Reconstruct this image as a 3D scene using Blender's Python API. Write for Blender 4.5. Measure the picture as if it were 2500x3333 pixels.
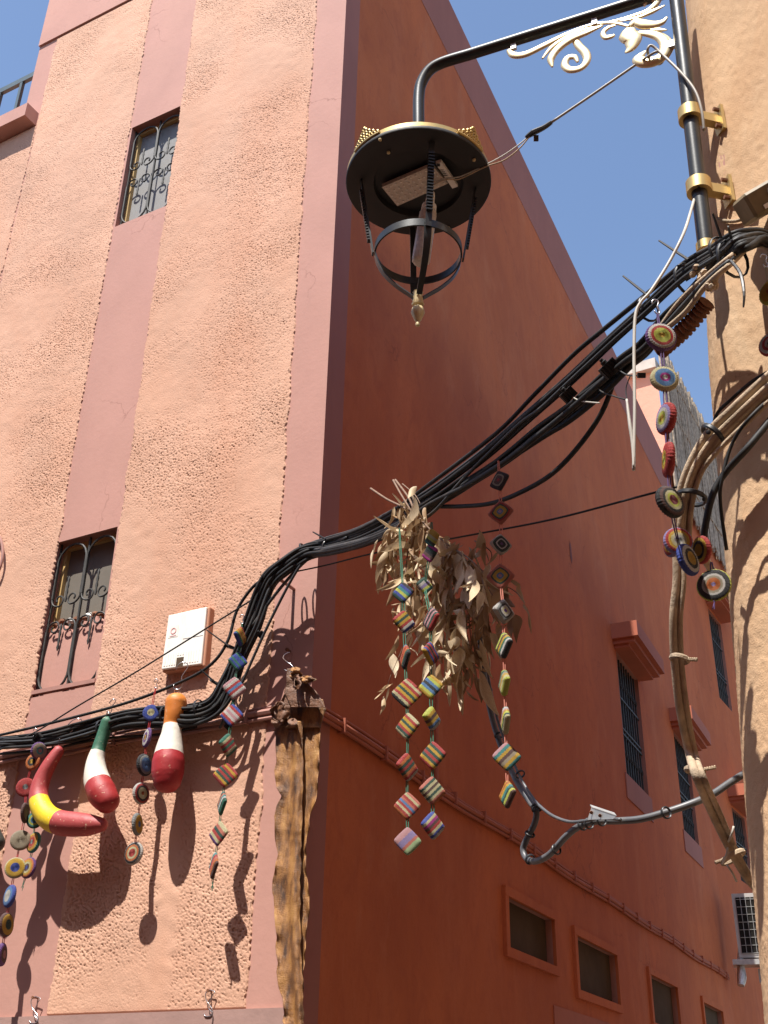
import bpy, bmesh, math, random
import numpy as np
from mathutils import Vector, Matrix
random.seed(7); np.random.seed(7)
for o in list(bpy.data.objects): bpy.data.objects.remove(o)
SC = bpy.context.scene; COL = SC.collection
# ------------------------------------------------------------------ camera
F = 3692.; CX, CY = 1250., 1666.5              # focal length / centre in photograph pixels (2500 x 3333)
PIT = math.radians(28.7); ROL = math.atan(.02)
fw = Vector((0, math.cos(PIT), math.sin(PIT))); up0 = Vector((0, -math.sin(PIT), math.cos(PIT))); ex = Vector((1, 0, 0))
rt = math.cos(ROL)*ex + math.sin(ROL)*up0; upv = -math.sin(ROL)*ex + math.cos(ROL)*up0
O = Vector((0, 0, 1.6))
cam = bpy.data.cameras.new('camera'); co = bpy.data.objects.new('camera', cam); COL.objects.link(co)
co.matrix_world = Matrix(((rt.x, upv.x, -fw.x, O.x), (rt.y, upv.y, -fw.y, O.y), (rt.z, upv.z, -fw.z, O.z), (0, 0, 0, 1)))
cam.sensor_fit = 'AUTO'; cam.sensor_width = 36; cam.lens = 36*F/3333.; cam.clip_start = .05; cam.clip_end = 2000
SC.camera = co; SC.render.resolution_x = 768; SC.render.resolution_y = 1024
# ------------------------------------------------------------------ light
SUN_AZ, SUN_EL = 30.5, 63.5                     # direction the light travels to (azimuth from +Y towards +X)
w = bpy.data.worlds.new('World'); SC.world = w; w.use_nodes = True
nt = w.node_tree; sky = nt.nodes.new('ShaderNodeTexSky'); sky.sky_type = 'NISHITA'; sky.sun_disc = False
sky.sun_elevation = math.radians(SUN_EL); sky.sun_rotation = math.radians(SUN_AZ+180)
sky.altitude = 450; sky.air_density = 1.0; sky.dust_density = 1.0; sky.ozone_density = 1.2
nt.nodes['Background'].inputs[1].default_value = .132
nt.links.new(sky.outputs[0], nt.nodes['Background'].inputs[0])
sl = bpy.data.lights.new('sun', 'SUN'); sl.energy = 4.9; sl.angle = math.radians(.53); sl.color = (1, .95, .88)
so = bpy.data.objects.new('sun', sl); COL.objects.link(so)
a, e = math.radians(SUN_AZ), math.radians(SUN_EL)
so.rotation_euler = Vector((math.sin(a)*math.cos(e), math.cos(a)*math.cos(e), -math.sin(e))).to_track_quat('-Z', 'Y').to_euler()
so.location = (-6, -8, 20)
SC.view_settings.view_transform = 'Standard'; SC.view_settings.look = 'None'; SC.view_settings.exposure = .85; SC.view_settings.gamma = 1
# ------------------------------------------------------------------ photograph pixel -> place
def ray(x, y): return fw + rt*((x-CX)/F) - upv*((y-CY)/F)
def hdist(x, y, D): d = ray(x, y); return O + d*(D/math.hypot(d.x, d.y))
def onz(x, y, z): d = ray(x, y); return O + d*((z-O.z)/d.z)
def onplane(x, y, P, n): d = ray(x, y); return O + d*(n.dot(P-O)/n.dot(d))
def pxm(P): return (P-O).dot(fw)/F             # metres per photograph pixel at P
def azv(deg): a = math.radians(deg); return Vector((math.sin(a), math.cos(a), 0))
TL, TR = azv(-61.08), azv(25.48)                # along the sunny face (to the left), along the alley face
C = hdist(1069, 1150, 6.3); C.z = 0
NL = Vector((TL.y, -TL.x, 0)); NL = NL if NL.dot(O-C) > 0 else -NL
NR = Vector((TR.y, -TR.x, 0)); NR = NR if NR.dot(O-C) > 0 else -NR
UP = Vector((0, 0, 1))
def PL(x, y, o=0): return onplane(x, y, C+NL*o, NL)
def PR(x, y, o=0): return onplane(x, y, C+NR*o, NR)
def LS(s, z, o=0): return C + TL*s + NL*o + UP*z
def RS(s, z, o=0): return C + TR*s + NR*o + UP*z
S_END = 13.4
CN = RS(S_END, 0); TN = azv(30.); NN = Vector((TN.y, -TN.x, 0)); NN = NN if NN.dot(O-CN) > 0 else -NN
def NS(s, z, o=0): return CN + TN*s + NN*o + UP*z
def PN(x, y, o=0): return onplane(x, y, CN+NN*o, NN)
def ns(P): return (P-CN).dot(TN)
A_ = PL(1062, 1777, .30); B_ = hdist(2290, 850, 3.3)
NB = Vector(((B_-A_).y, -(B_-A_).x, 0)).normalized(); NB = NB if NB.dot(O-A_) > 0 else -NB
def PB(x, y, o=0): return onplane(x, y, A_+NB*o, NB)      # the plane of the cable span, o metres towards the street
# ------------------------------------------------------------------ materials
MATS = {}
def newmat(name):
    m = bpy.data.materials.new(name); m.use_nodes = True
    return m, m.node_tree, m.node_tree.nodes['Principled BSDF']
def nd(t, typ, **kw):
    n = t.nodes.new(typ)
    for k, v in kw.items(): setattr(n, k, v)
    return n
def ramp(t, src, stops, interp='LINEAR'):
    r = nd(t, 'ShaderNodeValToRGB'); r.color_ramp.interpolation = interp
    el = r.color_ramp.elements
    while len(el) < len(stops): el.new(.5)
    for k, (p, c) in enumerate(stops): el[k].position = p; el[k].color = (*c, 1) if len(c) == 3 else c
    t.links.new(src, r.inputs[0]); return r.outputs[0]
def noise(t, vec, scale, detail=4, rough=.55, dist=0):
    n = nd(t, 'ShaderNodeTexNoise'); n.inputs['Scale'].default_value = scale; n.inputs['Detail'].default_value = detail
    n.inputs['Roughness'].default_value = rough; n.inputs['Distortion'].default_value = dist
    t.links.new(vec, n.inputs['Vector']); return n.outputs['Fac']
def mixc(t, fac, a, b, mode='MIX'):
    m = nd(t, 'ShaderNodeMix', data_type='RGBA', blend_type=mode)
    for s, v in ((m.inputs[0], fac), (m.inputs[6], a), (m.inputs[7], b)):
        if hasattr(v, 'is_output'): t.links.new(v, s)
        else: s.default_value = v if isinstance(v, (int, float)) else (*v, 1)
    return m.outputs[2]
def vmath(t, op, a, b=None):
    m = nd(t, 'ShaderNodeMath', operation=op)
    for s, v in ((m.inputs[0], a), (m.inputs[1], b)):
        if v is None: continue
        if hasattr(v, 'is_output'): t.links.new(v, s)
        else: s.default_value = v
    return m.outputs[0]
def bump(t, b, h, strength=.4, dist=.01):
    n = nd(t, 'ShaderNodeBump'); n.inputs['Strength'].default_value = strength; n.inputs['Distance'].default_value = dist
    t.links.new(h, n.inputs['Height']); t.links.new(n.outputs[0], b.inputs['Normal'])
def coords(t, scale=None):
    c = nd(t, 'ShaderNodeTexCoord').outputs['Object']
    if scale:
        m = nd(t, 'ShaderNodeMapping'); m.inputs['Scale'].default_value = scale; t.links.new(c, m.inputs['Vector']); return m.outputs[0]
    return c
def simple(name, col, rough=.6, metal=0., var=.12, nscale=8., bstr=0., bscale=60., bdist=.003, spec=.5, streak=None):
    m, t, b = newmat(name); c = coords(t)
    n = noise(t, c, nscale, 5)
    dark = tuple(max(0, v*(1-var)) for v in col); lite = tuple(min(1, v*(1+var)) for v in col)
    colr = ramp(t, n, [(.3, dark), (.7, lite)])
    if streak:
        sc, amt, scol = streak
        n2 = noise(t, coords(t, sc), 1., 6, .65)
        colr = mixc(t, ramp(t, n2, [(.52, (0, 0, 0)), (.72, (amt,)*3)]), colr, scol)
    t.links.new(colr, b.inputs['Base Color'])
    b.inputs['Roughness'].default_value = rough; b.inputs['Metallic'].default_value = metal
    b.inputs['Specular IOR Level'].default_value = spec
    if bstr: bump(t, b, noise(t, c, bscale, 6, .65), bstr, bdist)
    MATS[name] = m; return m
simple('stucco', (.59, .355, .25), .92, var=.10, nscale=1.6, bstr=.55, bscale=110, bdist=.006, spec=.2, streak=((1.2, 1.2, .25), .35, (.56, .27, .165)))
simple('lilac', (.455, .245, .20), .8, var=.06, nscale=2.2, bstr=.28, bscale=26, bdist=.006, spec=.25, streak=((1.4, 1.4, .3), .25, (.40, .20, .165)))
simple('border', (.34, .21, .18), .85, var=.1, nscale=5, bstr=.35, bscale=30, bdist=.006)
simple('redwall', (.52, .142, .050), .9, var=.07, nscale=.9, bstr=.4, bscale=70, bdist=.005, spec=.2, streak=((1.1, 1.1, .3), .3, (.385, .098, .042)))
simple('redtrim', (.38, .11, .058), .85, var=.08, nscale=3, bstr=.2, bscale=40)
simple('violetband', (.33, .118, .085), .85, var=.07, nscale=1.5, bstr=.25, bscale=40)
simple('reveal', (.36, .16, .12), .9, var=.08, nscale=5, bstr=.3, bscale=40)
simple('shutter', (.095, .066, .043), .95, spec=.05, var=.15, nscale=3)
simple('tan', (.58, .40, .25), .95, var=.13, nscale=3.5, bstr=.6, bscale=150, bdist=.004, spec=.15, streak=((5, 5, .7), .5, (.50, .31, .175)))
simple('farpink', (.60, .30, .21), .9, var=.06, nscale=1.2, bstr=.3, bscale=12, bdist=.03)
simple('concrete', (.42, .38, .33), .9, var=.2, nscale=5, bstr=.3, bscale=30)
simple('ground', (.13, .095, .072), .95, var=.2, nscale=.8, bstr=.3, bscale=20)
simple('reed', (.34, .27, .2), .85, var=.45, nscale=14)
simple('cable', (.018, .018, .019), .62, spec=.3, var=.35, nscale=9, bstr=.15, bscale=90, streak=((7, 7, 7), .5, (.085, .07, .058)))
simple('cable_grey', (.04, .043, .047), .55, spec=.35, var=.25, nscale=8, streak=((6, 6, 6), .45, (.13, .115, .10)))
simple('conduit_grey', (.10, .105, .115), .42, var=.2, nscale=8, streak=((9, 9, 9), .5, (.2, .18, .16)))
simple('dusty', (.44, .335, .23), .95, var=.3, nscale=11, bstr=.9, bscale=80, bdist=.006, streak=((9, 9, 9), .6, (.10, .09, .085)))
simple('whitecable', (.45, .425, .375), .5, var=.12, nscale=9)
simple('supplycable', (.30, .275, .24), .5, var=.12, nscale=9)
simple('tie', (.02, .021, .023), .4, var=.2)
simple('lampblack', (.035, .038, .04), .38, metal=.35, var=.2, nscale=12, bstr=.08, bscale=120, streak=((14, 14, 3), .3, (.085, .08, .075)))
simple('lampinside', (.012, .012, .013), .6, var=.3, nscale=10)
simple('gold', (.58, .43, .18), .42, metal=.7, var=.08, nscale=14, bstr=.05, bscale=80)
simple('palegold', (.80, .68, .42), .36, metal=.55, var=.06, nscale=10)
simple('finial', (.55, .44, .24), .5, metal=.2, var=.1, nscale=30)
simple('ledpanel', (.62, .55, .47), .4, var=.2, nscale=60)
simple('white', (.78, .76, .70), .5, var=.05, nscale=12)
simple('bulbwhite', (.85, .82, .76), .35, var=.06)
simple('boxwhite', (.86, .83, .76), .6, var=.05, nscale=14, bstr=.15, bscale=50, streak=((20, 20, 8), .25, (.66, .46, .33)))
simple('stickerpink', (.75, .42, .40), .6, var=.03)
simple('iron', (.035, .033, .03), .65, metal=.0, var=.4, nscale=30)
simple('ironpink', (.36, .18, .145), .7, var=.15, nscale=14)
simple('frame_yellow', (.50, .33, .13), .6, var=.12, nscale=12)
simple('curtain', (.25, .245, .235), .8, var=.10, nscale=5, bstr=.3, bscale=60, streak=((22, 22, 1), .4, (.36, .355, .34)))
simple('pane', (.17, .15, .125), .6, spec=.2, var=.1, nscale=4)
simple('darkpane', (.012, .010, .008), .7, spec=.12, var=.3, nscale=5)
simple('rail', (.09, .12, .13), .5, metal=.3)
simple('wire', (.55, .55, .57), .25, metal=.95, var=.1)
simple('rust', (.20, .085, .045), .9, var=.3, nscale=30)
simple('twig', (.20, .125, .085), .85, var=.25, nscale=40)
simple('olive', (.20, .155, .085), .6, var=.2, nscale=20)
simple('ac', (.40, .37, .34), .55, var=.1)
simple('foil', (.55, .52, .5), .3, metal=.8, var=.2, nscale=20, bstr=.9, bscale=40, bdist=.02)
simple('galv', (.5, .5, .48), .45, metal=.6, var=.15, nscale=20)
simple('scar', (.22, .07, .05), .95, var=.3, nscale=20, bstr=.6, bscale=40)
for k, c in dict(red=(.42, .03, .035), green=(.05, .17, .11), grey=(.33, .29, .2), pink=(.6, .22, .16), purple=(.10, .06, .16)).items():
    simple('str_'+k, c, .9)
def weathered(name, layers, cracks=None):
    """stains, washes and hairline cracks laid over a plain material's colour: (scale vector, low, high, amount, colour)"""
    m = MATS[name]; t = m.node_tree; b = t.nodes['Principled BSDF']; src = b.inputs['Base Color'].links[0].from_socket
    for sc, lo, hi, amt, col in layers:
        src = mixc(t, ramp(t, noise(t, coords(t, sc), 1., 7, .68, .6), [(lo, (0, 0, 0)), (hi, (amt,)*3)]), src, col)
    if cracks:
        v = nd(t, 'ShaderNodeTexVoronoi', feature='DISTANCE_TO_EDGE'); v.inputs['Scale'].default_value = cracks[0]; c = coords(t)
        ds = nd(t, 'ShaderNodeVectorMath', operation='ADD'); n3 = nd(t, 'ShaderNodeTexNoise'); n3.inputs['Scale'].default_value = 4; n3.inputs['Detail'].default_value = 6
        t.links.new(c, n3.inputs['Vector']); sc3 = nd(t, 'ShaderNodeVectorMath', operation='SCALE'); sc3.inputs['Scale'].default_value = .5; t.links.new(n3.outputs['Color'], sc3.inputs[0])
        t.links.new(c, ds.inputs[0]); t.links.new(sc3.outputs[0], ds.inputs[1]); t.links.new(ds.outputs[0], v.inputs['Vector'])
        line = ramp(t, v.outputs['Distance'], [(0, (1, 1, 1)), (cracks[1], (0, 0, 0))]); gate = ramp(t, noise(t, c, 1.1, 3), [(.52, (0, 0, 0)), (.60, (1, 1, 1))])
        src = mixc(t, vmath(t, 'MULTIPLY', vmath(t, 'MULTIPLY', line, gate), cracks[2]), src, cracks[3])
    t.links.new(src, b.inputs['Base Color'])
weathered('redwall', [((.5, .5, .35), .40, .62, .8, (.40, .105, .042)), ((1.5, 1.5, .42), .50, .70, .5, (.53, .165, .07)), ((6, 6, 3.6), .50, .70, .45, (.35, .085, .04)), ((1.3, 1.3, .5), .56, .66, .4, (.53, .19, .09)), ((38, 38, 22), .52, .68, .4, (.40, .10, .036))], (.55, .006, .5, (.2, .05, .03)))
weathered('lilac', [((1.8, 1.8, .8), .45, .7, .4, (.50, .275, .215)), ((9, 9, 6), .58, .72, .35, (.40, .20, .16))], (.8, .006, .6, (.24, .11, .085)))
weathered('stucco', [((.7, .7, .5), .45, .65, .45, (.565, .295, .19)), ((3, 3, .35), .56, .74, .4, (.64, .385, .275))])
weathered('violetband', [((2.5, 2.5, .6), .48, .7, .5, (.28, .095, .07))])
weathered('tan', [((2, 2, .6), .42, .66, .7, (.56, .335, .185)), ((6, 6, 2), .55, .7, .5, (.62, .46, .31)), ((25, 25, 12), .60, .70, .4, (.42, .25, .13))], (3.2, .006, .8, (.2, .11, .06)))
def leafmat(name, c1, c2):
    m, t, b = newmat(name); oi = nd(t, 'ShaderNodeObjectInfo'); c = coords(t)
    col = ramp(t, oi.outputs['Random'], [(0, c1), (1, c2)])
    col = mixc(t, ramp(t, noise(t, c, 40, 4), [(.45, (0, 0, 0)), (.75, (.5,)*3)]), col, (.30, .17, .07))
    t.links.new(col, b.inputs['Base Color']); b.inputs['Roughness'].default_value = .62
    tr = nd(t, 'ShaderNodeBsdfTranslucent'); t.links.new(col, tr.inputs[0]); mx = nd(t, 'ShaderNodeMixShader'); mx.inputs[0].default_value = .22
    t.links.new(b.outputs[0], mx.inputs[1]); t.links.new(tr.outputs[0], mx.inputs[2]); t.links.new(mx.outputs[0], t.nodes['Material Output'].inputs[0]); return m
LEAF = leafmat('dry_leaf', (.50, .36, .20), (.76, .64, .45)); LEAF_SHADE = leafmat('brown_shade_leaf', (.22, .13, .065), (.45, .30, .165))  # second, browner copy has the bunch's shade put into its colour
def skinmat():
    m, t, b = newmat('snake_skin'); c = coords(t)
    col = ramp(t, noise(t, coords(t, (16, 16, 5)), 1.2, 6, .65), [(.33, (.06, .026, .012)), (.46, (.21, .09, .026)), (.58, (.37, .175, .05)), (.78, (.48, .27, .09))])
    col = mixc(t, ramp(t, noise(t, coords(t, (18, 18, 9)), 1., 5), [(.62, (0, 0, 0)), (.74, (.75,)*3)]), col, (.10, .045, .022))
    t.links.new(col, b.inputs['Base Color']); b.inputs['Roughness'].default_value = .55
    v = nd(t, 'ShaderNodeTexVoronoi', feature='DISTANCE_TO_EDGE'); v.inputs['Scale'].default_value = 120; t.links.new(coords(t, (1, 1, 1)), v.inputs['Vector'])
    bump(t, b, ramp(t, v.outputs['Distance'], [(0, (0, 0, 0)), (.25, (1, 1, 1))]), .5, .004); return m
SKIN = skinmat()
def gourdmat(name, cols, wear=.3):
    # painted bands follow the gourd: vertex attribute 'along' runs 0..1 from stem to base
    m, t, b = newmat(name); at = nd(t, 'ShaderNodeAttribute'); at.attribute_name = 'along'; c = coords(t)
    f = vmath(t, 'ADD', at.outputs['Fac'], vmath(t, 'MULTIPLY', vmath(t, 'SUBTRACT', noise(t, c, 30, 2), .5), .012))
    col = ramp(t, f, cols, 'CONSTANT')
    col = mixc(t, ramp(t, noise(t, c, 9, 5), [(.4, (0, 0, 0)), (.75, (.45,)*3)]), col, (.9, .75, .7), 'MULTIPLY')
    chips = ramp(t, noise(t, c, 42, 4, .65), [(.645, (0, 0, 0)), (.665, (1, 1, 1))])
    col = mixc(t, vmath(t, 'MULTIPLY', chips, wear), col, (.72, .55, .36))
    t.links.new(col, b.inputs['Base Color']); b.inputs['Roughness'].default_value = .56
    bump(t, b, noise(t, c, 22, 6, .6), .38, .008); return m
PADN = [0]
def padmat(cols, mode):
    PADN[0] += 1; m, t, b = newmat('yarn_%s' % mode); c = coords(t)
    sx = nd(t, 'ShaderNodeSeparateXYZ'); t.links.new(c, sx.inputs[0]); X, Y = sx.outputs[0], sx.outputs[1]
    if mode == 'stripe': f = vmath(t, 'MULTIPLY_ADD', X, .5); f.node.inputs[2].default_value = .5
    elif mode == 'sq': f = vmath(t, 'ADD', vmath(t, 'MULTIPLY', vmath(t, 'MAXIMUM', vmath(t, 'ABSOLUTE', X), vmath(t, 'ABSOLUTE', Y)), .5), vmath(t, 'MULTIPLY', vmath(t, 'SQRT', vmath(t, 'ADD', vmath(t, 'MULTIPLY', X, X), vmath(t, 'MULTIPLY', Y, Y))), .47))
    else: f = vmath(t, 'MULTIPLY', vmath(t, 'SQRT', vmath(t, 'ADD', vmath(t, 'MULTIPLY', X, X), vmath(t, 'MULTIPLY', Y, Y))), .93)
    f = vmath(t, 'ADD', f, vmath(t, 'MULTIPLY', vmath(t, 'SUBTRACT', noise(t, c, 9, 3), .5), .09))
    n = len(cols); col = ramp(t, f, [(k/n, cc) for k, cc in enumerate(cols)], 'CONSTANT')
    col = mixc(t, ramp(t, noise(t, c, 26, 3, .7), [(.35, (0, 0, 0)), (.7, (.5,)*3)]), col, (.62, .58, .55), 'MULTIPLY')
    t.links.new(col, b.inputs['Base Color']); b.inputs['Roughness'].default_value = .95; b.inputs['Specular IOR Level'].default_value = .1
    b.inputs['Sheen Weight'].default_value = .25
    bump(t, b, noise(t, c, 22, 4, .7), .8, .06); return m
# ------------------------------------------------------------------ mesh helpers
def M(m): return MATS[m] if isinstance(m, str) else m
def tag(o, label=None, cat=None, group=None, kind=None):
    for k, v in (('label', label), ('category', cat), ('group', group), ('kind', kind)):
        if v: o[k] = v
    return o
def empty(name, loc, label, cat, group=None):
    o = bpy.data.objects.new(name, None); COL.objects.link(o); o.location = loc; o.empty_display_size = .1
    bpy.context.view_layer.update(); return tag(o, label, cat, group)
def link(name, me, mat=None, parent=None):
    o = bpy.data.objects.new(name, me); COL.objects.link(o)
    if mat is not None and not me.materials: me.materials.append(M(mat))
    if parent is not None:
        o.parent = parent; o.matrix_parent_inverse = wmat(parent).inverted()
    return o
def wmat(o):
    m = Matrix.Translation(o.location) if o.type == 'EMPTY' else o.matrix_basis.copy()
    return m if o.parent is None else wmat(o.parent) @ o.matrix_parent_inverse @ m
class MB:
    def __init__(s): s.v = []; s.f = []
    def add(s, v, f): k = len(s.v); s.v += [tuple(p) for p in v]; s.f += [tuple(i+k for i in q) for q in f]; return s
    def box(s, c, ax, ay, az):       # centre and three half-axis vectors
        c = Vector(c); P = [c+ax*i+ay*j+az*k for k in (-1, 1) for j in (-1, 1) for i in (-1, 1)]
        return s.add(P, [(0, 2, 3, 1), (4, 5, 7, 6), (0, 1, 5, 4), (2, 6, 7, 3), (0, 4, 6, 2), (1, 3, 7, 5)])
    def tube(s, pts, r, n=8, flat=None, closed=False):
        P = [Vector(p) for p in pts]; N = len(P); R = r if isinstance(r, (list, tuple)) else [r]*N
        ref = flat[0].normalized() if flat else None; prev = None; rings = []
        for i in range(N):
            T = (P[(i+1) % N]-P[i-1]) if closed else (P[min(i+1, N-1)]-P[max(i-1, 0)])
            T = T.normalized() if T.length > 1e-9 else Vector((0, 0, 1))
            if ref is not None: a = ref - T*ref.dot(T)
            else:
                a = prev if prev is not None else (UP if abs(T.z) < .9 else Vector((1, 0, 0))); a = a - T*a.dot(T)
            a = a.normalized() if a.length > 1e-6 else T.orthogonal().normalized(); prev = a; b = T.cross(a)
            k = flat[1] if flat else 1.
            rings.append([P[i]+(a*(math.cos(2*math.pi*j/n)*k)+b*math.sin(2*math.pi*j/n))*R[i] for j in range(n)])
        v = [p for q in rings for p in q]; f = []
        for i in range(N if closed else N-1):
            i2 = (i+1) % N
            for j in range(n): j2 = (j+1) % n; f.append((i*n+j, i*n+j2, i2*n+j2, i2*n+j))
        if not closed: f.append(tuple(range(n-1, -1, -1))); f.append(tuple((N-1)*n+j for j in range(n)))
        return s.add(v, f)
    def lathe(s, c, prof, n=24, axis=UP, rib=None, cap=True):
        axis = axis.normalized(); a = axis.orthogonal().normalized(); b = axis.cross(a); c = Vector(c); v = []; f = []
        for r, h in prof:
            for j in range(n):
                t = 2*math.pi*j/n; q = r*(1+(rib[1]*abs(math.cos(rib[0]*t/2)) if rib else 0)); v.append(c+axis*h+(a*math.cos(t)+b*math.sin(t))*q)
        for i in range(len(prof)-1):
            for j in range(n): j2 = (j+1) % n; f.append((i*n+j, i*n+j2, (i+1)*n+j2, (i+1)*n+j))
        if cap: f.append(tuple(range(n-1, -1, -1))); f.append(tuple((len(prof)-1)*n+j for j in range(n)))
        return s.add(v, f)
    def build(s, name, mat, parent=None, smooth=False, recalc=True):
        me = bpy.data.meshes.new(name); me.from_pydata(s.v, [], s.f); me.update()
        if recalc:
            b = bmesh.new(); b.from_mesh(me); bmesh.ops.recalc_face_normals(b, faces=b.faces); b.to_mesh(me); b.free()
        if smooth:
            me.polygons.foreach_set('use_smooth', [True]*len(me.polygons))
            if smooth != 'all': me.set_sharp_from_angle(angle=math.radians(42))
        return link(name, me, mat, parent)
def crv(pts, per=6):
    P = [Vector(p) for p in pts]; out = []
    for i in range(len(P)-1):
        p0, p1, p2, p3 = P[max(i-1, 0)], P[i], P[i+1], P[min(i+2, len(P)-1)]
        for k in range(per):
            t = k/per; out.append(.5*((2*p1)+(p2-p0)*t+(2*p0-5*p1+4*p2-p3)*t*t+(3*p1-p0-3*p2+p3)*t**3))
    out.append(P[-1]); return out
def lerpl(vals, n):
    return [float(x) for x in np.interp(np.linspace(0, 1, n), np.linspace(0, 1, len(vals)), vals)]
def wallgrid(P, s0, s1, z0, z1, holes, depth, nin):
    """wall sheet in (s,z) with real openings and reveals; P(s,z,o)"""
    ss = sorted({s0, s1, *[h[0] for h in holes], *[h[1] for h in holes]}); zs = sorted({z0, z1, *[h[2] for h in holes], *[h[3] for h in holes]})
    mb = MB()
    for i in range(len(ss)-1):
        for j in range(len(zs)-1):
            cs, cz = (ss[i]+ss[i+1])/2, (zs[j]+zs[j+1])/2
            if any(h[0] < cs < h[1] and h[2] < cz < h[3] for h in holes): continue
            mb.add([P(ss[i], zs[j], 0), P(ss[i+1], zs[j], 0), P(ss[i+1], zs[j+1], 0), P(ss[i], zs[j+1], 0)], [(0, 1, 2, 3)])
    rvs = []
    for (a0, a1, b0, b1) in holes:
        rv = MB(); rvs.append(rv)
        q = [(a0, b0), (a1, b0), (a1, b1), (a0, b1)]
        for k in range(4):
            (x0, y0), (x1, y1) = q[k], q[(k+1) % 4]
            rv.add([P(x0, y0, 0), P(x1, y1, 0), P(x1, y1, -depth), P(x0, y0, -depth)], [(0, 1, 2, 3)])
    return mb, rvs
# ------------------------------------------------------------------ the setting
g = MB(); g.add([(-150, -150, 0), (150, -150, 0), (150, 150, 0), (-150, 150, 0)], [(0, 1, 2, 3)])
tag(g.build('ground', 'ground'), kind='structure')
# ------------------------------------------------------------------ unseen house across the street, added to block sky light and deepen shade
simple('oppwall', (.36, .15, .085), .9, var=.1, nscale=1.5, bstr=.3, bscale=30)
OC = C+NL*(NL.dot(O-C)+2.0); OC.z = 0
opp = empty('sky_block_house', OC, 'unseen plain red house added across the street to deepen the shade', 'building')
q = MB(); q.box(OC+NL*2.5+UP*5.2, TL*16, NL*2.5, UP*5.2); q.build('wall', 'oppwall', opp)
q = MB(); q.box(OC+NL*2.5+UP*10.46, TL*16.1, NL*2.6, UP*.055); q.build('coping', 'lilac', opp)
for k in range(7):
    q = MB(); q.box(OC+TL*(-12+4*k)+UP*5.6, TL*.4, NL*.02, UP*.65); q.build('window', 'darkpane', opp)
q = MB(); q.box(OC+TL*1.2+UP*1.06, TL*.5, NL*.03, UP*1.05); q.build('door', 'shutter', opp)
# ------------------------------------------------------------------ corner building
ROOF = 12.68; BANDZ = 11.84; LEDGE = 10.40; SL = 3.76
bld = empty('corner_building', C, 'tall salmon stucco corner building with pink bands and barred windows', 'building')
upw = (1.655, 2.225, 8.36, 9.545); low = (1.69, 2.25, 4.145, 5.33)
wm, rv = wallgrid(LS, 0, 7.5, 0, LEDGE-.01, [upw, low], .16, NL)
wm2, rv2 = wallgrid(LS, 0, SL, LEDGE-.01, ROOF, [], .16, NL)
wm.v += []; off = len(wm.v); wm.add(wm2.v, wm2.f)
wm.build('wall', 'lilac', bld, recalc=False); [r_.build('window_reveal', 'reveal', bld, recalc=False) for r_ in rv]
# alley face
hwA = (7.80, 8.92, 5.40, 6.97); hwB = (11.05, 12.12, 5.44, 6.90)
shs = [(3.29, 4.48, 2.87, 3.25), (5.16, 6.57, 2.755, 3.22), (8.02, 9.39, 2.71, 3.205), (10.99, 12.35, 2.66, 3.19)]
rm, rrv = wallgrid(RS, .25, S_END, 0, BANDZ, [hwA, hwB]+shs, .14, NR)
rm.build('alley_wall', 'redwall', bld, recalc=False); [r_.build('window_reveal', 'reveal', bld, recalc=False) for r_ in rrv]
q = MB(); q.add([RS(0, 0), RS(.25, 0), RS(.25, BANDZ), RS(0, BANDZ)], [(0, 1, 2, 3)]); q.build('corner_band', 'violetband', bld, recalc=False)
q = MB(); q.add([RS(0, BANDZ, .004), RS(S_END, BANDZ, .004), RS(S_END, ROOF, .03), RS(0, ROOF, .03)], [(0, 1, 2, 3)])
q.add([RS(0, ROOF, .03), RS(S_END, ROOF, .03), RS(S_END, ROOF+.02, -.25), RS(0, ROOF+.02, -.25)], [(0, 1, 2, 3)]); q.build('parapet_band', 'violetband', bld, recalc=False)
bkv = TR*(S_END-.02)
q = MB(); q.add([LS(0, ROOF-.3)-NR*.01, LS(SL, ROOF-.3), LS(SL, ROOF-.3)+bkv, LS(0, ROOF-.3)+bkv-NR*.01], [(0, 1, 2, 3)])
q.add([LS(SL, LEDGE), LS(SL, LEDGE)+bkv, LS(SL, ROOF)+bkv, LS(SL, ROOF)], [(0, 1, 2, 3)])
q.add([LS(SL, LEDGE-.25), LS(7.5, LEDGE-.25), LS(7.5, LEDGE-.25)+bkv, LS(SL, LEDGE-.25)+bkv], [(0, 1, 2, 3)]); q.build('roof', 'farpink', bld, recalc=False)
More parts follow.
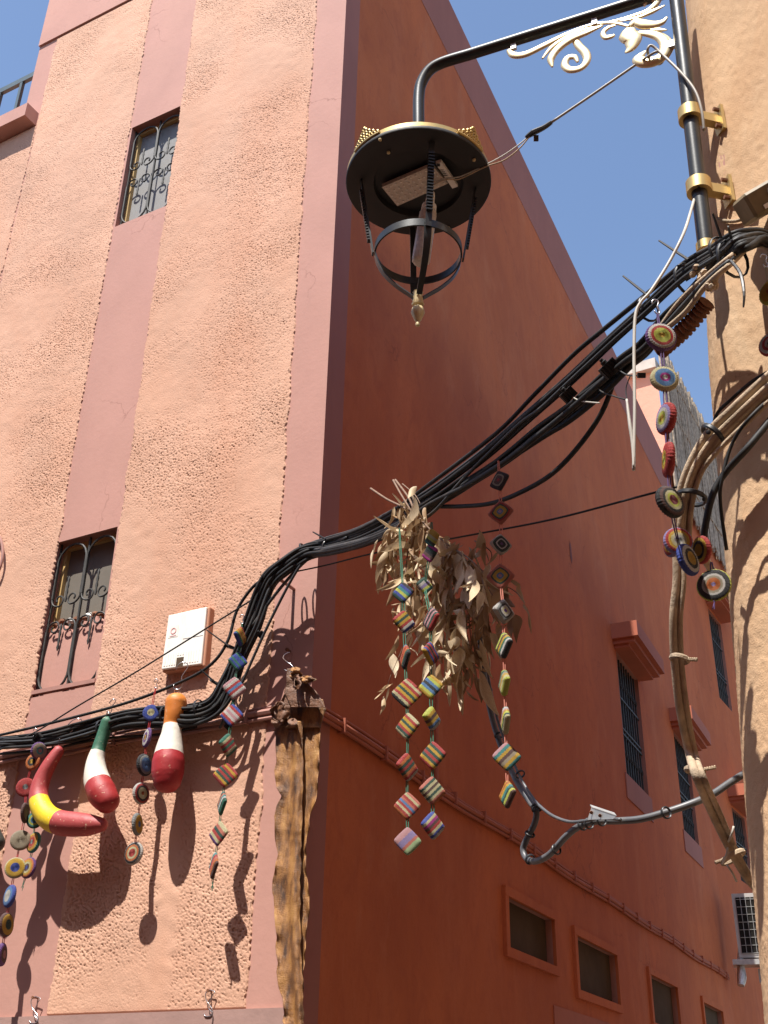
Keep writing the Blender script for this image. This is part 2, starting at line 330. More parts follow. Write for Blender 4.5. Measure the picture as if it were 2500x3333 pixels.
# rough stucco panels as real relief
def field(nz, nx, cell, lo, hi, seed):
    rg = np.random.default_rng(seed); a = rg.standard_normal((nz, nx)); k = np.fft.rfft2(a)
    fy = np.fft.fftfreq(nz, cell)[:, None]; fx = np.fft.rfftfreq(nx, cell)[None, :]; rr = np.sqrt((fy*.85)**2+(fx*1.05)**2)
    k *= np.exp(-(rr/hi)**2)*(1-np.exp(-(rr/lo)**2)); a = np.fft.irfft2(k, (nz, nx)); return a/a.std()
def stucco_panel(s0, s1, z0, z1, seed, cell=.006, patch=None):
    nx = int((s1-s0)/cell)+1; nz = int((z1-z0)/cell)+1
    h = field(nz, nx, cell, 36., 84., seed); h2 = field(nz, nx, cell, 2., 9., seed+9); h3 = field(nz, nx, cell, .3, 1.2, seed+5)
    zz = np.linspace(z0, z1, nz)[:, None]; sx = np.linspace(s0, s1, nx)[None, :]
    amp = .0027*(1+.5*np.clip(h3, -1.5, 2))*np.where(zz < 3.72, 1.35, .9)
    crust = np.where(h > -.75, .17*np.tanh(h), 1.7*(h+.75)-.11)           # flat crust with pits
    o = .010+amp*crust+.0005*h2
    if patch is not None:
        pm = patch(sx, zz, h2); o = o*(1-pm)+(.010+.0009*h2)*pm
    edge = np.minimum(np.minimum(sx-s0, s1-sx), np.minimum(zz-z0, z1-zz)); tp = np.clip(edge/(5*cell), 0, 1); o = o*tp+.0085*(1-tp)
    o = np.where(edge < cell*.5, -.004, o); jit = .0035*field(nz, nx, cell, 3., 30., seed+2)+.004*field(nz, nx, cell, .5, 3., seed+4)
    S = sx+np.where((np.abs(sx-s0) < 3*cell) | (np.abs(sx-s1) < 3*cell), jit, 0)+0*zz; Z = zz+0*sx
    P = np.array(C)[None, None]+np.array(TL)*S[..., None]+np.array(NL)*o[..., None]+np.array(UP)*Z[..., None]
    idx = np.arange(nz*nx).reshape(nz, nx); q = np.stack([idx[:-1, :-1], idx[:-1, 1:], idx[1:, 1:], idx[1:, :-1]], -1).reshape(-1, 4)
    me = bpy.data.meshes.new('stucco_panel'); me.vertices.add(nz*nx); me.vertices.foreach_set('co', P.reshape(-1).astype(np.float32))
    me.loops.add(q.size); me.loops.foreach_set('vertex_index', q.reshape(-1).astype(np.int32)); me.polygons.add(len(q))
    me.polygons.foreach_set('loop_start', np.arange(0, q.size, 4, dtype=np.int32)); me.polygons.foreach_set('loop_total', np.full(len(q), 4, np.int32))
    me.update(); me.validate(); me.polygons.foreach_set('use_smooth', [True]*len(q)); return link('stucco_panel', me, 'stucco', bld)
def trowel(sx, zz, n):      # smooth patched streak between the gourd shadows and the plinth
    c = .915-.03*np.sin((zz-2.2)*3.1)+.012*n; wd = .075+.055*np.clip((2.75-zz)*1.6, 0, 1)+.02*n
    return np.clip((wd-np.abs(sx-c))/.03, 0, 1)*np.clip((3.35-zz)/.3, 0, 1)
stucco_panel(.295, 1.675, 2.155, ROOF-.9, 11, patch=trowel)
stucco_panel(2.245, 3.52, 2.155, 11.47, 23)
stucco_panel(3.53, 4.35, 7., LEDGE-.18, 37)
q = MB(); q.box(LS(3.75, 1.075, .012), TL*3.75, NL*.014, UP*1.078); q.build('plinth', 'border', bld)
q = MB(); q.box(LS((SL+.28)/2, (11.49+ROOF)/2, .011), TL*((SL-.28)/2), NL*.012, UP*((ROOF-11.49)/2)); q.build('parapet_band', 'lilac', bld)
# terrace ledge and railing
q = MB(); q.box(LS(5.52, LEDGE-.08, .07), TL*1.98, NL*.085, UP*.085); q.build('terrace_coping', 'lilac', bld)
rail = MB(); rail.box(LS(5.6, LEDGE+.77, -.06), TL*1.83, NL*.02, UP*.035)
ro = rail.build('terrace_railing', 'rail'); tag(ro, 'dark metal terrace railing above the pink ledge', 'railing')
for k in range(9):
    b = MB(); b.box(LS(3.98+.31*k, LEDGE+.365, -.06), TL*.018, NL*.018, UP*.37); b.build('baluster', 'rail', ro)
# wrought window grilles
def scroll(P, s, z, r, side, vert, o, turns=1.35):
    """small curl starting at the bar"""
    out = []
    for k in range(15):
        t = k/14; a = t*turns*2*math.pi; rr = r*(1-.72*t); out.append(P(s+side*(r-rr*math.cos(a)), z+vert*rr*math.sin(a), o))
    return out
def grille(P, w, parent, mat, o=-.05, th=.0085, mat2=None):
    s0, s1, z0, z1 = w; sm = (s0+s1)/2; zm = (z0+z1)/2+.02; m = MB(); fl = (NL if P is LS else NR, 1.0)
    for (a, b) in ((s0+.012, sm-.006), (sm+.006, s1-.012)):
        c = (a+b)/2; R = (b-a)/2
        for v in (1, -1):
            zt = (z1-.03) if v > 0 else (z0+.03); zb = zm+v*.055; rr = R*.98
            pts = [P(a, zb+v*.05, o), P(a, zt-v*rr, o)]
            pts = [P(a, zb+v*.07+(zt-v*rr-zb-v*.07)*k/4, o) for k in range(5)]
            pts += [P(c-R*math.cos(t), zt-v*rr+v*rr*math.sin(t), o) for t in np.linspace(.2, math.pi-.2, 9)]
            pts += [P(b, zt-v*rr+(zb+v*.07-zt+v*rr)*k/4, o) for k in range(5)]
            m.tube(pts, th, 6)
            for sd, x in ((1, a), (-1, b)):
                bow = [P(x+sd*R*.5*(1-math.cos(t)), zb+v*.07-v*.065*math.sin(t), o) for t in np.linspace(0, math.pi/2, 6)]
                cx = x+sd*R*.5; rr2 = R*.40
                curl = [P(cx+sd*rr2*(1-.75*t/5.5)*math.sin(t), zb+v*.005+v*(rr2*.9-rr2*(1-.72*t/5.5)*math.cos(t)), o) for t in np.linspace(0, 5.5, 16)]
                m.tube(bow+curl[1:], th*.8, 6)
            m.tube([P(c, zb+v*.03+v*k*.025, o) for k in range(9)], [th*(.8+.45*(k % 2)) for k in range(8)]+[th*.4], 6)
    for s in (s0+.006, sm, s1-.006): m.box(P(s, (z0+z1)/2, o-.012), (TL if P is LS else TR)*.007, fl[0]*.007, UP*((z1-z0)/2-.004))
    return m.build('grille', mat, parent, smooth=True)
T_ = {LS: TL, RS: TR}
def pane(P, w, parent, o, mat, name='pane'):
    q = MB(); n = NL if P is LS else NR; t = TL if P is LS else TR
    q.box(P((w[0]+w[1])/2, (w[2]+w[3])/2, o), t*((w[1]-w[0])/2+.02), n*.004, UP*((w[3]-w[2])/2+.02)); return q.build(name, mat, parent)
def frame(P, w, parent, o, mat, th=.025, dp=.02):
    n = NL if P is LS else NR; t = TL if P is LS else TR; q = MB(); cs, cz = (w[0]+w[1])/2, (w[2]+w[3])/2
    for sg in (-1, 1):
        q.box(P(cs+sg*((w[1]-w[0])/2-th/2), cz, o), t*th/2, n*dp, UP*((w[3]-w[2])/2)); q.box(P(cs, cz+sg*((w[3]-w[2])/2-th/2), o), t*((w[1]-w[0])/2-th), n*dp*.97, UP*th/2)
    return q.build('frame', mat, parent)
win = pane(LS, upw, bld, -.118, 'curtain', 'window'); frame(LS, upw, win, -.10, 'frame_yellow', .032); grille(LS, upw, win, 'iron', -.045)
win = pane(LS, low, bld, -.118, 'pane', 'window'); frame(LS, low, win, -.10, 'frame_yellow', .032)
grille(LS, low, win, 'iron', -.03)
q = MB(); q.box(LS(1.97, low[2]+.035, -.012), TL*.285, NL*.02, UP*.014); q.build('bottom_bar', 'ironpink', win)
# the lower half is filled with plaster, broken along its top edge
nx = 46; vs = []; fs = []
for i in range(nx):
    s = low[0]+(low[1]-low[0])*i/(nx-1); top = 4.655+.03*math.sin(s*21)+.02*random.uniform(-1, 1)+.06*(1.95-s)
    for (z, o) in ((low[2], -.055), (4.45, -.05+.006*random.random()), (top, -.062), (top+.012, -.115)): vs.append(LS(s, z, o+random.uniform(-.003, .003)))
for i in range(nx-1):
    for k in range(3): fs.append((i*4+k, i*4+k+1, i*4+k+5, i*4+k+4))
q = MB(); q.add(vs, fs); q.build('plaster_infill', 'lilac', win, smooth=True)
for k in range(9):
    q = MB(); c = LS(1.73+.06*k+random.uniform(-.01, .01), 4.70+random.uniform(-.015, .02), -.085); q.lathe(c, [(.004, -.02), (.026, -.012), (.03, .006), (.014, .022), (.002, .026)], 7, Vector((random.uniform(-.5, .5), random.uniform(-.5, .5), 1)))
    q.build('rubble', 'rust' if k % 3 else 'white', win)
# partly seen curved pipe frame at the left edge of the sunny wall
q = MB(); q.tube(crv([PL(-30, 1730, .05), PL(-8, 1738, .05), PL(5, 1765, .05), PL(9, 1800, .05), PL(4, 1835, .05), PL(-10, 1868, .05), PL(-30, 1880, .05)], 4), .011, 8); q.build('pipe_bow', 'ironpink', bld, smooth=True)
# alley windows: hoods, grilles, shutters
def hood(P, T, N, s0, s1, z, depth, parent, mat):
    q = MB(); c = (s0+s1)/2; h = (s1-s0)/2
    q.box(P(c, z+.10, depth/2), T*(h+.13), N*depth/2, UP*.10); q.box(P(c, z-.028, depth/2-.03), T*(h+.08), N*(depth/2-.03), UP*.028); q.box(P(c, z-.075, depth/2-.07), T*(h+.04), N*(depth/2-.07), UP*.02)
    return q.build('window_hood', mat, parent)
def bars(P, T, N, w, parent, mat, n=9):
    q = MB(); s0, s1, z0, z1 = w
    for k in range(n):
        s = s0+(s1-s0)*(k+.5)/n; q.box(P(s, (z0+z1)/2, -.05), T*.009, N*.009, UP*((z1-z0)/2))
        for zz in (z0+.3, z1-.35): q.tube([P(s+.035*math.cos(t), zz+.035*math.sin(t), -.04) for t in np.linspace(0, 6.28, 9)], .006, 5)
    for zz in (z0+.55, z0+.62, z1-.55): q.box(P((s0+s1)/2, zz, -.037), T*((s1-s0)/2), N*.006, UP*.011)
    return q.build('bars', mat, parent)
for w_ in (hwA, hwB):
    win = pane(RS, w_, bld, -.12, 'darkpane', 'window'); bars(RS, TR, NR, w_, win, 'iron')
    hood(RS, TR, NR, w_[0]-.05, w_[1]+.05, w_[3]+.10, .33, win, 'redtrim')
    q = MB(); q.box(RS((w_[0]+w_[1])/2, w_[2]-.15, .006), TR*((w_[1]-w_[0])/2+.1), NR*.008, UP*.15); q.build('sill_band', 'violetband', win)
for k, w_ in enumerate(shs):
    win = pane(RS, w_, bld, -.06, 'shutter', 'window')
    q = MB(); c, h, zc, hz = (w_[0]+w_[1])/2, (w_[1]-w_[0])/2, (w_[2]+w_[3])/2, (w_[3]-w_[2])/2
    q.box(RS(c, zc+hz+.036, .012), TR*(h+.08), NR*.02, UP*.036); q.box(RS(c, zc-hz-.036, .012), TR*(h+.08), NR*.02, UP*.036)
    for sg in (-1, 1): q.box(RS(c+sg*(h+.04), zc, .012), TR*.039, NR*.018, UP*hz)
    q.build('surround', 'redwall', win)
q = MB(); q.box(RS(5.3, 1.28, .004), TR*.9, NR*.006, UP*1.28); q.build('painted_panel', 'redtrim', bld)
# conduits fixed to both faces
def conduit(P, pts, mat, rr):
    for k, (dz, r) in enumerate(rr):
        q = MB(); q.tube(crv([P(s, z+dz+.004*math.sin(9*s+k), .025) for s, z in pts], 5), r, 8); q.build('conduit', mat, bld, smooth=True)
conduit(LS, [(.03+.3*k, 3.745+.008*math.sin(k*1.9)) for k in range(18)], 'ironpink', [(0, .021), (-.036, .012), (.03, .010)])
conduit(RS, [(.0+.6*k, 3.74+.012*math.sin(k*1.3)) for k in range(23)], 'redtrim', [(0, .020), (-.035, .012), (.03, .011)])
for k in range(22):
    q = MB(); q.box(RS(.35+.6*k, 3.74, .03), TR*.008, NR*.024, UP*.045); q.build('pipe_clip', 'redtrim', bld)
for k in range(7):
    q = MB(); q.box(LS(.42+.5*k, 3.742, .03), TL*.008, NL*.024, UP*.045); q.build('pipe_clip', 'ironpink', bld)
q = MB(); q.tube([PR(1425, 2060, .03), PR(1422, 2240, .03), PR(1420, 2600, .03)], .014, 8); q.build('downpipe', 'redtrim', bld, smooth=True)
q = MB(); base = PR(1858, 1795, .004); n = 14; ring = [base+TR*(.045*math.cos(t)*(.6+.8*random.random()))+UP*(.16*math.sin(t)*(.7+.5*random.random())) for t in np.linspace(0, 6.28, n, endpoint=False)]
q.add([base+NR*.006]+ring, [(0, i+1, (i+1) % n+1) for i in range(n)]); q.build('plaster_scar', 'scar', bld)
q = MB(); rodb = PL(957, 1918, .0); q.tube([rodb-NL*.05, rodb+NL*.24], .011, 8); q.build('cable_bracket', 'ironpink', bld, smooth=True)
# ------------------------------------------------------------------ next building with reed screen
nb = empty('neighbour_building', CN, 'pink building beyond the corner building with reed screen on its roof edge', 'building')
zt = PR(2128, 1150).z; zt = 15.6
q = MB()
hC = (ns(PN(2306, 1995)), ns(PN(2352, 2080)), PN(2335, 2262).z, PN(2320, 2000).z); hD = (ns(PN(2383, 2640)), ns(PN(2425, 2680)), PN(2405, 2860).z, PN(2395, 2640).z)
print('hC', hC, 'hD', hD)
nm, nr = wallgrid(NS, 0, 22, 0, 13.8, [tuple(hC), tuple(hD)], .15, NN); nm.build('wall', 'redwall', nb, recalc=False); [r_.build('window_reveal', 'reveal', nb, recalc=False) for r_ in nr]
for w_ in (hC, hD):
    q = MB(); q.box(NS((w_[0]+w_[1])/2, (w_[2]+w_[3])/2, -.1), TN*((w_[1]-w_[0])/2+.03), NN*.005, UP*((w_[3]-w_[2])/2+.03)); wn = q.build('window', 'shutter', nb)
    hood(NS, TN, NN, w_[0]-.05, w_[1]+.05, w_[3]+.15, .42, wn, 'redtrim'); bars(NS, TN, NN, w_, wn, 'iron', 7)
q = MB(); fl = -NN*6
q.add([NS(0, 11), NS(0, 11)+fl, NS(0, zt-.6)+fl, NS(0, zt-.6)], [(0, 1, 2, 3)]); q.build('front_wall', 'farpink', nb, recalc=False)
q = MB(); q.box(NS(0, zt-.5)+fl*.5+TN*.1, fl*.505, TN*.25, UP*.11); q.build('roof_slab', 'concrete', nb)
q = MB(); q.add([NS(0, 13.8), NS(22, 13.8), NS(22, 13.8)+fl, NS(0, 13.8)+fl], [(0, 1, 2, 3)]); q.build('roof', 'concrete', nb, recalc=False)
rd = MB(); k = 0; s = .1
while s < 9.:
    h = zt+.15+random.uniform(-.1, .1); rd.tube([NS(s, 12.2+random.uniform(-.1, .1), .05+random.uniform(0, .04)), NS(s+random.uniform(-.03, .03), (12.2+h)/2, .06+random.uniform(0, .05)), NS(s+random.uniform(-.04, .04), h, .05+random.uniform(0, .05))], random.uniform(.016, .028), 4); s += .042
ro = rd.build('reed_screen', 'reed', nb); ro['kind'] = 'stuff'
for zz in (12.9, 14.2, 15.2): q = MB(); q.tube([NS(.05, zz, .1), NS(9, zz, .1)], .02, 5); q.build('screen_rail', 'reed', nb)
# air conditioner hung on the neighbour
acp = PN(2455, 3010, .55); s_ = pxm(acp)
ac = empty('air_conditioner', acp, 'white air conditioner unit with grid grille beside the alley wall', 'air conditioner')
acn = (O-acp); acn.z = 0; acn.normalize(); act = Vector((acn.y, -acn.x, 0)); act = act if act.x > 0 else -act
def AB(x, y, d=0): return acp + act*((x-2455)*s_) + UP*((3010-y)*s_*1.08) + acn*d
q = MB(); q.box(AB(2455, 3010, -.16), act*(60*s_), acn*.16, UP*(92*s_*1.08)); q.build('case', 'ac', ac)
q = MB(); q.box(AB(2437, 3010, .006), act*(31*s_), acn*.004, UP*(80*s_*1.08)); q.build('louvre_opening', 'darkpane', ac)
q = MB()
for x in (2421, 2437, 2453): q.tube([AB(x, 2930, .018), AB(x, 3090, .018)], .004, 5)
for k in range(8): q.tube([AB(2407, 2936+22*k, .018), AB(2467, 2936+22*k, .018)], .004, 5)
q.build('grille', 'galv', ac)
q = MB(); q.box(AB(2440, 3116, -.1), act*(66*s_), acn*.2, UP*(8*s_)); q.build('bracket', 'galv', ac)
q = MB(); q.tube(crv([AB(2405, 3060, -.1), AB(2398, 3110, -.05), AB(2396, 3155, 0), AB(2390, 3180, .05)], 4), lerpl([.03, .05, .07, .05], 13), 9); q.build('foil_pipe', 'foil', ac, smooth=True)
q = MB(); q.box(AB(2478, 3150, -.2), act*(30*s_), acn*.1, UP*(20*s_)); q.build('junction_box', 'ac', ac)
# ------------------------------------------------------------------ right-hand building with rounded leaning corner
rb = empty('tan_building', hdist(2440, 2600, 4.0)*1.0, 'tan plastered house wall with rounded leaning corner behind the lamp pole', 'building')
def sil(y):      # photograph x of the wall's outline at row y
    return float(np.interp(y, [-900, 0, 400, 800, 1200, 1700, 2200, 2700, 3240, 3900], [2165, 2232, 2262, 2290, 2308, 2350, 2395, 2433, 2482, 2540]))
RAD = .25; FA = -125; cell = .011; ys = list(range(-800, 3900, 8)); angs = np.linspace(-60, FA, 44)
rows = []
rgz = len(ys); rgx = len(angs)+90; hf = field(rgz, rgx, cell, 8., 40., 77); hf2 = field(rgz, rgx, cell, 1., 5., 78)
for i, y in enumerate(ys):
    x = sil(y); d = ray(x, y); az = math.degrees(math.atan2(d.x, d.y)); sp = hdist(x, y, 3.72); cen = sp-azv(az-90)*RAD; row = []
    for j in range(20):
        nv = azv(-64.5); p = cen+nv*(RAD)+TR*(12*(1-j/20)**2.2); row.append(p)
    for j, aa in enumerate(angs): row.append(cen+azv(aa)*(RAD+.0007*hf[i, 20+j]+.0006*hf2[i, 20+j]))
    for j in range(60): row.append(cen+azv(FA)*(RAD+.0007*hf[i, 20+len(angs)+j]+.0006*hf2[i, 20+len(angs)+j])+azv(FA-90)*(.008*(j+1)))
    for j in range(8): row.append(cen+azv(FA)*RAD+azv(FA-90)*(.5+3.5*((j+1)/8)**1.6))
    rows.append(row)
q = MB(); nx = len(rows[0])
q.add([p for r_ in rows for p in r_], [(i*nx+j, i*nx+j+1, (i+1)*nx+j+1, (i+1)*nx+j) for i in range(len(rows)-1) for j in range(nx-1)])
q.build('wall', 'tan', rb, smooth='all')
bz = rows[-1][0].z; q = MB(); q.box(Vector((rows[-1][60].x+.3, rows[-1][60].y+.4, bz/2-.02)), Vector((.35, 0, 0)), Vector((0, .35, 0)), UP*(bz/2)); q.build('wall_foot', 'tan', rb)
def TW(x, y, o=0):      # point of the tan wall seen at pixel x,y (right of its outline), lifted o metres
    d = ray(x, y); az = math.degrees(math.atan2(d.x, d.y)); xs = sil(y); d0 = ray(xs, y); az0 = math.degrees(math.atan2(d0.x, d0.y)); cen = hdist(xs, y, 3.72)-azv(az0-90)*RAD
    dh = Vector((d.x, d.y, 0)).normalized(); oc = Vector((O.x-cen.x, O.y-cen.y, 0)); bq = oc.dot(dh); rr = RAD+o; disc = max(0, bq*bq-(oc.dot(oc)-rr*rr))
    hit = hdist(x, y, -bq-math.sqrt(disc)); ang = math.degrees(math.atan2(hit.x-cen.x, hit.y-cen.y))
    if ang > 0 or ang < FA: return onplane(x, y, cen+azv(FA)*rr, azv(FA))
    return hit
# ------------------------------------------------------------------ street lamp on the tan wall
pb = hdist(2297, 800, 3.44); pt = hdist(2188, -120, 3.44)
Za = (pb+(pt-pb)*((800+31)/(800+120))).z
lamp = empty('street_lamp', pb, 'black bracket street lamp with gold trim and open lantern cage', 'street lamp')
q = MB(); q.tube([pb, pt], .030, 20); q.build('pole', 'lampblack', lamp, smooth=True)
A0, A1 = onz(2190, -31, Za), onz(1522, 179, Za); ad = (A1-A0); ad.z = 0; ad.normalize()
nA = Vector((ad.y, -ad.x, 0)); nA = nA if nA.dot(O-A1) > 0 else -nA
def PA(x, y, o=0): return onplane(x, y, A1+nA*o, nA)
arm = [A0-ad*-.0, *[A0+(A1-A0)*k/6 for k in range(1, 6)], A1]+[PA(1440, 204), PA(1397, 230), PA(1371, 272), PA(1363, 320)]; e_ = PA(1362, 400)
ax_ = arm[-1].copy(); arm += [Vector((ax_.x, ax_.y, e_.z)), Vector((ax_.x, ax_.y, e_.z-.08))]
arm = arm[:6]+crv(arm[6:], 5); q = MB(); q.tube(arm, .0265, 20); q.build('arm', 'lampblack', lamp, smooth=True)
q = MB()
for (x, y) in ((1672, 150), (1935, 70)): p = PA(x, y); q.box(p+UP*.0, ad*.012, nA*.008, UP*.022); q.lathe(p+UP*.02, [(.007, 0), (.009, .008), (.004, .018)], 8)
q.box(PA(2196, 143), ad*.03, nA*.01, UP*.018); q.build('ornament_bolt', 'galv', lamp)
LX = Vector((ax_.x, ax_.y, 0)); sc0 = None
def lz(y, x=1358): return hdist(x, y, math.hypot(LX.x, LX.y)).z
zc = lz(602); Cc = Vector((LX.x, LX.y, zc)); mp = pxm(Cc); R = 236*mp
print('lamp R', R, 'dist', math.hypot(LX.x, LX.y), 'z', zc)
nr_ = Vector((-LX.x, -LX.y, 0)).normalized(); rt_ = Vector((-nr_.y, nr_.x, 0)); rt_ = rt_ if rt_.x > 0 else -rt_
q = MB(); q.lathe(Cc, [(.03, .075), (R*.35, .075), (R*.8, .05), (R*.97, .030), (R*1.0, .019), (R*1.003, .004), (R*.995, 0), (R*.9, -.002), (R*.62, .002), (R*.60, .03), (.02, .032)], 64); q.build('canopy', 'lampinside', lamp, smooth=True)
q = MB(); q.lathe(Cc, [(R*.97, .016), (R*.992, .018), (R*.994, .042), (R*.97, .050), (R*.965, .042)], 64, cap=False); q.build('gold_rim', 'gold', lamp, smooth=True)
q = MB(); q.lathe(Cc+UP*.07, [(R*.7, .0), (R*.45, .10), (.06, .16), (.035, .22)], 32); q.build('canopy_dome', 'lampblack', lamp, smooth=True)
def crown(az):
    dirn = nr_*math.cos(az)+rt_*math.sin(az); tn = UP.cross(dirn); m = MB(); b = Cc+dirn*R*1.0+UP*.035
    tilt = UP*.93+dirn*.2
    def pt2(u, v):       # curved plate following the rim
        u *= .62; a2 = az+u/R; return Cc+(nr_*math.cos(a2)+rt_*math.sin(a2))*(R*1.0+v*.12)+UP*(.030+v*.60)
    for v, us in ((.012, np.linspace(-.105, .105, 10)), (.034, np.linspace(-.07, .07, 6)), (.057, np.linspace(-.038, .038, 4)), (.080, (-.013, .013)), (.098, (0,))):
        for u in us: m.tube([pt2(u+.0105*math.cos(t), v+.0115*math.sin(t)) for t in np.linspace(0, 6.283, 9)[:-1]], .0045, 5, closed=True)
    m.tube([pt2(u, .0) for u in np.linspace(-.125, .125, 12)], .006, 6)
    for sg in (-1, 1): m.tube([pt2(sg*u, v) for u, v in ((.125, .004), (.085, .028), (.05, .052), (.02, .083), (0, .108))], .0042, 5)
    return m.build('crown_ornament', 'gold', lamp, smooth=True)
for az in (-.78, .78, 2.36, -2.36): crown(az)
# cage
zr = lz(822); zf = lz(964); zt_ = lz(1062); RR = .575*R; az0 = .10
ringp = lambda a, r=RR, z=zr: Vector((LX.x, LX.y, z))+(nr_*math.cos(a)+rt_*math.sin(a))*r
q = MB(); q.lathe(Vector((LX.x, LX.y, zr)), [(RR-.004, -.018), (RR+.003, -.018), (RR+.003, .018), (RR-.004, .018), (RR-.004, -.018)], 48, cap=False); q.build('cage_ring', 'lampblack', lamp, smooth=True)
for k in range(4):
    a_ = az0+k*math.pi/2+(.12 if k == 0 else 0); p0 = ringp(a_, R*.79, zc+.004); p1 = ringp(a_, RR+.008, zr-.025); ax3 = (p1-p0); tn = UP.cross(nr_*math.cos(a_)+rt_*math.sin(a_)); dn = ax3.normalized().cross(tn)
    m = MB(); m.box((p0+p1)/2, tn*.013, dn*.004, ax3/2)
    for j in range(19):
        c_ = p0+ax3*(.16+.66*j/18); m.box(c_+dn*.009, tn*.013, dn*.006, ax3.normalized()*.0032)
    m.build('strut', 'lampblack', lamp)
    pts = [ringp(a_, RR*r_, zr+(zf-zr)*h_) for r_, h_ in ((1., 0), (.99, .12), (.93, .32), (.78, .55), (.52, .78), (.25, .95), (.12, 1.03))]
    m = MB(); P_ = crv(pts, 4); wv = []; ff = []
    for i, p in enumerate(P_):
        wd = .017*(1-.35*i/len(P_))
        T = (P_[min(i+1, len(P_)-1)]-P_[max(i-1, 0)]).normalized(); nn = T.cross(tn).normalized()*.0025
        wv += [p-tn*wd-nn, p+tn*wd-nn, p+tn*wd+nn, p-tn*wd+nn]
    for i in range(len(P_)-1):
        for j in range(4): j2 = (j+1) % 4; ff.append((i*4+j, i*4+j2, i*4+4+j2, i*4+4+j))
    m.add(wv, ff); m.build('cage_strap', 'lampblack', lamp, smooth=True)
fh = zf-zt_; ft = Vector((LX.x, LX.y, zf))
q = MB(); q.lathe(ft-UP*fh, [(.002, 0), (.008, .003), (.010, .012), (.007, .02), (.016, .035), (.024, .065), (.022, .085), (.015, .098)], 24, rib=None); q.lathe(ft-UP*fh, [(.009, .03), (.020, .05), (.026, .07), (.022, .092), (.012, .102), (.022, .108), (.024, .116), (.018, .122), (.02, .128), (.017, fh+.012), (.02, fh+.02)], 32, rib=(8, .12)); q.build('finial', 'finial', lamp, smooth=True)
# bulb and LED board
b0 = onplane(1402, 640, Cc, nr_); b1 = onplane(1369, 855, Cc, nr_); bd = (b1-b0).normalized()
q = MB(); q.lathe(b0, [(.016, -.02), (.019, .0), (.021, .05), (.032, .056), (.033, .085), (.028, .088)], 24, axis=bd); q.build('bulb_base', 'bulbwhite', lamp, smooth=True)
L_ = (b1-b0).length; q = MB(); q.lathe(b0, [(.03, .092), (.036, .10), (.037, L_-.01), (.030, L_), (.02, L_+.004)], 24, axis=bd, rib=(12, .06)); q.build('bulb', 'ledpanel', lamp, smooth=True)
def und(x, y, o=-.004): return onz(1080+x*.3617, 340+y*.3617, zc+o)
q = MB(); Q = [und(450, 745), und(905, 552), und(1045, 712), und(590, 915)]; q.add(Q+[p+UP*.02 for p in Q], [(0, 1, 2, 3), (4, 7, 6, 5), (0, 4, 5, 1), (1, 5, 6, 2), (2, 6, 7, 3), (3, 7, 4, 0)]); led = q.build('led_board', 'ledpanel', lamp)
q = MB()
for i in range(10):
    for j in range(5): u_, v_ = (i+.5)/10, (j+.5)/5; p = Q[0]*(1-u_)*(1-v_)+Q[1]*u_*(1-v_)+Q[2]*u_*v_+Q[3]*(1-u_)*v_; q.lathe(p-UP*.004, [(.001, -.002), (.0045, 0), (.005, .005)], 6)
q.build('led_lens', 'bulbwhite', led)
q = MB(); Q = [und(935, 535, -.008), und(985, 520, -.008), und(1135, 740, -.008), und(1085, 757, -.008)]; q.add(Q+[p+UP*.018 for p in Q], [(0, 1, 2, 3), (4, 7, 6, 5), (0, 4, 5, 1), (1, 5, 6, 2), (2, 6, 7, 3), (3, 7, 4, 0)]); drv = q.build('led_driver', 'bulbwhite', lamp)
q = MB(); c_ = und(958, 545, -.0095); q.box(c_, rt_*.008, nr_*.008, UP*.0006)
for k in range(4): q.box(und(985+12*k, 590+17*k, -.0095), rt_*.010, nr_*.0015, UP*.0006)
q.build('label_print', 'lampinside', drv)
for (x, y) in ((435, 322), (1280, 505), (1048, 1115), (510, 440)): q = MB(); q.lathe(und(x, y, -.012), [(.002, -.002), (.007, 0), (.008, .006)], 10); q.build('screw', 'finial', lamp)
# scroll ornament in the plane of the arm
def OR(x, y): return (1600+x*.4219, y*.4219)
def scr(pts, rad, name='scroll', fl=.42, o=0):
    P_ = crv([PA(*OR(x, y), o) for x, y in pts], 6); k = pxm(P_[0])*.4219; q = MB(); q.tube(P_, [r_*k*1.22 for r_ in lerpl(rad, len(P_))], 12, flat=(nA, fl)); return q.build(name, 'palegold', lamp, smooth='all')
scr([(130, 385), (170, 425), (260, 420), (400, 355), (560, 275), (720, 210), (850, 180), (960, 180), (1065, 205)], [14, 26, 26, 24, 20, 16, 14, 12, 12])
scr([(830, 205), (700, 235), (560, 300), (460, 370), (390, 455)], [6, 14, 18, 18, 6])
scr([(860, 195), (740, 250), (620, 300), (520, 370), (460, 450), (470, 520)], [8, 22, 30, 30, 28, 5], o=.006)
scr([(640, 290), (670, 350), (725, 410), (735, 470), (690, 525), (610, 540), (565, 505), (585, 450), (640, 440), (665, 480)], [22, 26, 28, 26, 24, 26, 26, 24, 20, 8])
scr([(960, 195), (900, 215), (860, 255), (880, 290), (930, 280), (948, 265)], [6, 16, 18, 20, 18, 6])
scr([(900, 170), (1000, 150), (1120, 115), (1200, 85), (1260, 40), (1275, 0), (1235, -20), (1190, 10), (1180, 50)], [6, 12, 16, 18, 24, 30, 30, 18, 6])
scr([(980, 165), (1130, 135), (1240, 90), (1340, 40)], [6, 14, 20, 4])
scr([(1065, 205), (1110, 175), (1180, 190), (1260, 190), (1320, 170), (1355, 130)], [14, 34, 40, 30, 22, 5])
scr([(1065, 220), (1060, 270), (1090, 310), (1075, 370), (1030, 410)], [30, 66, 60, 36, 5], fl=.3)
scr([(1225, 228), (1290, 232), (1355, 232)], [8, 20, 4])
